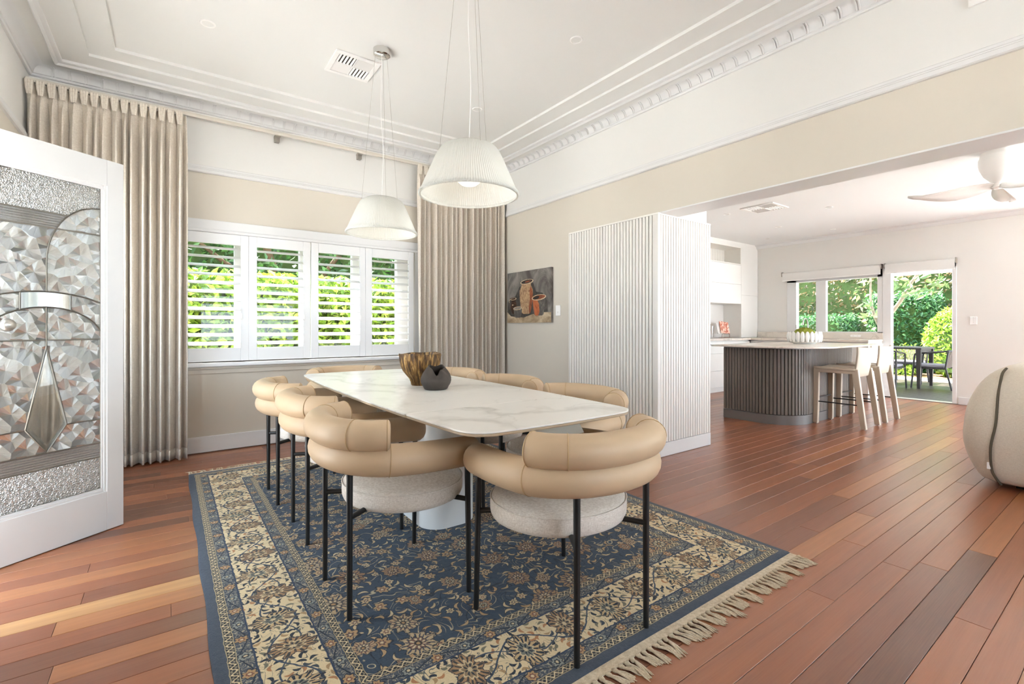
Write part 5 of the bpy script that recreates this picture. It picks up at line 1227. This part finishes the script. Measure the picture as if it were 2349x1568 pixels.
# outdoor table and chairs
ot = thing('outdoor_table', 'charcoal square outdoor table on the deck', 'table', (11.78, 3.15, -.03))
MB().box(11.33, 12.22, 2.69, 3.62, .70, .735).obj('table_top', M['outmetal'], ot, bevel=.006)
for x, y in ((11.37, 2.735), (12.17, 2.735), (11.37, 3.575), (12.17, 3.575)): MB().hexa([(x-.022, y-.022, -.03), (x+.022, y-.022, -.03), (x+.022, y+.022, -.03), (x-.022, y+.022, -.03)], [(x-.036, y-.036, .70), (x+.036, y-.036, .70), (x+.036, y+.036, .70), (x-.036, y+.036, .70)]).obj('leg', M['outmetal'], ot)
MB().box(11.42, 12.12, 2.72, 2.745, .64, .70).box(11.42, 12.12, 3.56, 3.585, .64, .70).obj('apron', M['outmetal'], ot)
def outchair():
    c = thing('outdoor_chair', '', 'chair', (0, 0, 0), 0, 'charcoal rope-back chairs round the outdoor table', local=True)
    for sx in (-1, 1):
        x = sx*.27
        lf_ = MB().tube(spline([(x*1.04, .27, 0), (x, .235, .40), (x*1.02, .22, .60), (x, .17, .655), (x, -.02, .675), (x*.98, -.2, .70)], 5), .016, 8); lf_.obj('leg', M['outmetal'], c, smooth=60)
        MB().tube([(x*1.0, -.31, 0), (x*.95, -.22, .40), (x*.98, -.26, .70)], .016, 8).obj('leg', M['outmetal'], c, smooth=60)
        MB().tube([(x, .235, .385), (x*.95, -.22, .385)], .014, 8).obj('side_rail', M['outmetal'], c, smooth=60)
    MB().box(-.25, .25, -.2, .24, .385, .40).obj('seat_base', M['outmetal'], c); MB().box(-.245, .245, -.2, .245, .402, .455).obj('seat_cushion', M['outcush'], c, bevel=.018, seg=3)
    MB().tube(spline([(-.265, -.26, .70), (-.16, -.32, .725), (0, -.335, .73), (.16, -.32, .725), (.265, -.26, .70)], 5), .016, 8).obj('top_rail', M['outmetal'], c, smooth=60)
    rp = MB()
    for k in range(21):
        u = -1 + 2*k/20; x = .25*u; rp.tube([(x, -.22 - .03*(1-u*u), .41), (x*1.02, -.265 - .07*(1-u*u), .71)], .0075, 5)
    rp.obj('rope_back', simple('taupe_rope', '#6b5f58', .9, .1), c, kind='stuff'); return c
c0 = outchair(); c0.location = (11.735, 2.60, -.03); c0.rotation_euler = (0, 0, 0); c0['label'] = 'charcoal outdoor chair on the right of the deck table, in profile'
dup(c0, (11.10, 3.2, -.03), math.radians(-90), 'charcoal outdoor chair on the house side of the deck table, partly behind a bar stool')
dup(c0, (12.55, 3.2, -.03), math.radians(90), 'charcoal outdoor chair behind the deck table, its rope back rising above the top')
# planting
struct(MB().box(13.1, 14.0, -6, 12, GZ, -.04).obj('path', simple('white_path', '#e9e4dc', .8, .1)), 'bright pale path beyond the deck', 'path')
struct(MB().box(14.0, 30, .2, 22, GZ, -.02).obj('garden_bed', M['soil']), 'brown mulched garden bed beyond the path', 'garden bed')
hedge('box_hedge', 'low clipped yellow-green hedge edging the path', (14.1, 14.75, 3.55, 7.5, -.02, .62), 4500, .045, M['leaf_lime'])
hedge('block_hedge', 'tall clipped green hedge block seen through the garden door', (15.2, 16.2, 3.4, 4.7, -.02, 1.95), 9000, .055, M['leaf_green'], face=(-1, 0, 0))
hedge('mid_hedge', 'glossy green mid-height hedge seen through the kitchen window', (15.1, 15.7, 5.1, 9.5, -.02, 1.42), 9500, .055, M['leaf_green'], face=(-1, 0, 0))
hedge('lillypilly_hedge', 'tall golden-brown and green hedge behind the garden', (16.9, 18.2, 1.0, 13.0, -.02, 2.75), 34000, .065, M['leaf_gold'], face=(-1, 0, 0))
rbh = thing('round_bush', 'round bright yellow-green bush at the right of the garden door view', 'bush', (14.6, 2.75, -.02))
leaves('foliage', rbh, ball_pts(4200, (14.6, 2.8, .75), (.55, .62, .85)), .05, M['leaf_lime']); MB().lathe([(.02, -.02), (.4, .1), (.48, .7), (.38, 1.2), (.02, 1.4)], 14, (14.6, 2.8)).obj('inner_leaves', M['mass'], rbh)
rt = thing('red_tree', 'pink-red leaved tree above the far hedge', 'tree', (19.6, 5.2, -.02))
MB().tube([(19.6, 5.2, -.02), (19.6, 5.0, 2.2), (19.5, 4.6, 3.2)], [.12, .09, .05], 8).tube([(19.6, 5.1, 1.6), (19.6, 6.2, 3.0)], [.07, .03], 8).obj('trunk', M['darkbark'], rt, smooth=60)
leaves('foliage', rt, np.concatenate([ball_pts(2600, (19.6, 5.0, 3.2), (.9, 1.7, .9)), ball_pts(1500, (19.6, 7.0, 3.2), (.8, 1.0, .7))]), .09, M['leaf_red'])
dt = thing('camellia_tree', 'dark glossy flowering tree at the right of the garden door view', 'tree', (16.2, 2.4, -.02))
MB().tube([(16.2, 2.5, -.02), (16.1, 2.45, 1.5), (16.0, 2.3, 2.8)], [.1, .08, .04], 8).obj('trunk', M['darkbark'], dt, smooth=60)
leaves('foliage', dt, ball_pts(5000, (15.95, 2.1, 2.3), (.6, .95, 1.0)), .07, M['leaf_dark']); leaves('blossom', dt, ball_pts(160, (15.9, 2.1, 2.3), (.65, .98, 1.0)), .06, M['leaf_red'])
mg = thing('magnolia', 'pale-barked tree with leaning branches beside the deck', 'tree', (13.7, 4.05, -.04))
MB().tube(spline([(13.7, 4.05, -.04), (13.6, 4.0, .6), (13.5, 3.85, 1.25), (13.4, 3.55, 1.7), (13.3, 3.3, 2.15), (13.2, 3.0, 2.6)], 4), [.06]*6 + [.05]*5 + [.04]*5 + [.028]*5, 10).tube(spline([(13.55, 3.92, 1.0), (13.6, 4.15, 1.6), (13.7, 4.2, 2.4)], 4), [.035]*5 + [.022]*4, 8).obj('trunk', M['bark'], mg, smooth=60)
leaves('foliage', mg, np.concatenate([ball_pts(90, (13.2, 3.2, 2.1), (.4, .5, .35)), ball_pts(45, (13.5, 4.1, 1.9), (.3, .35, .6)), ball_pts(20, (13.4, 4.0, 1.35), (.25, .35, .3))]), .10, M['leaf_pale'])
bd = thing('boundary_trees', 'dense dark trees closing the far side of the garden', 'tree', (21, 5, -.02)); leaves('foliage', bd, hedge_pts(15000, 20.9, 22.5, -6, 16, 0, 6.5, .6), .16, M['leaf_dark'])
MB().box(22.0, 22.3, -6, 16, 0, 6.3).obj('inner_leaves', M['mass'], bd)
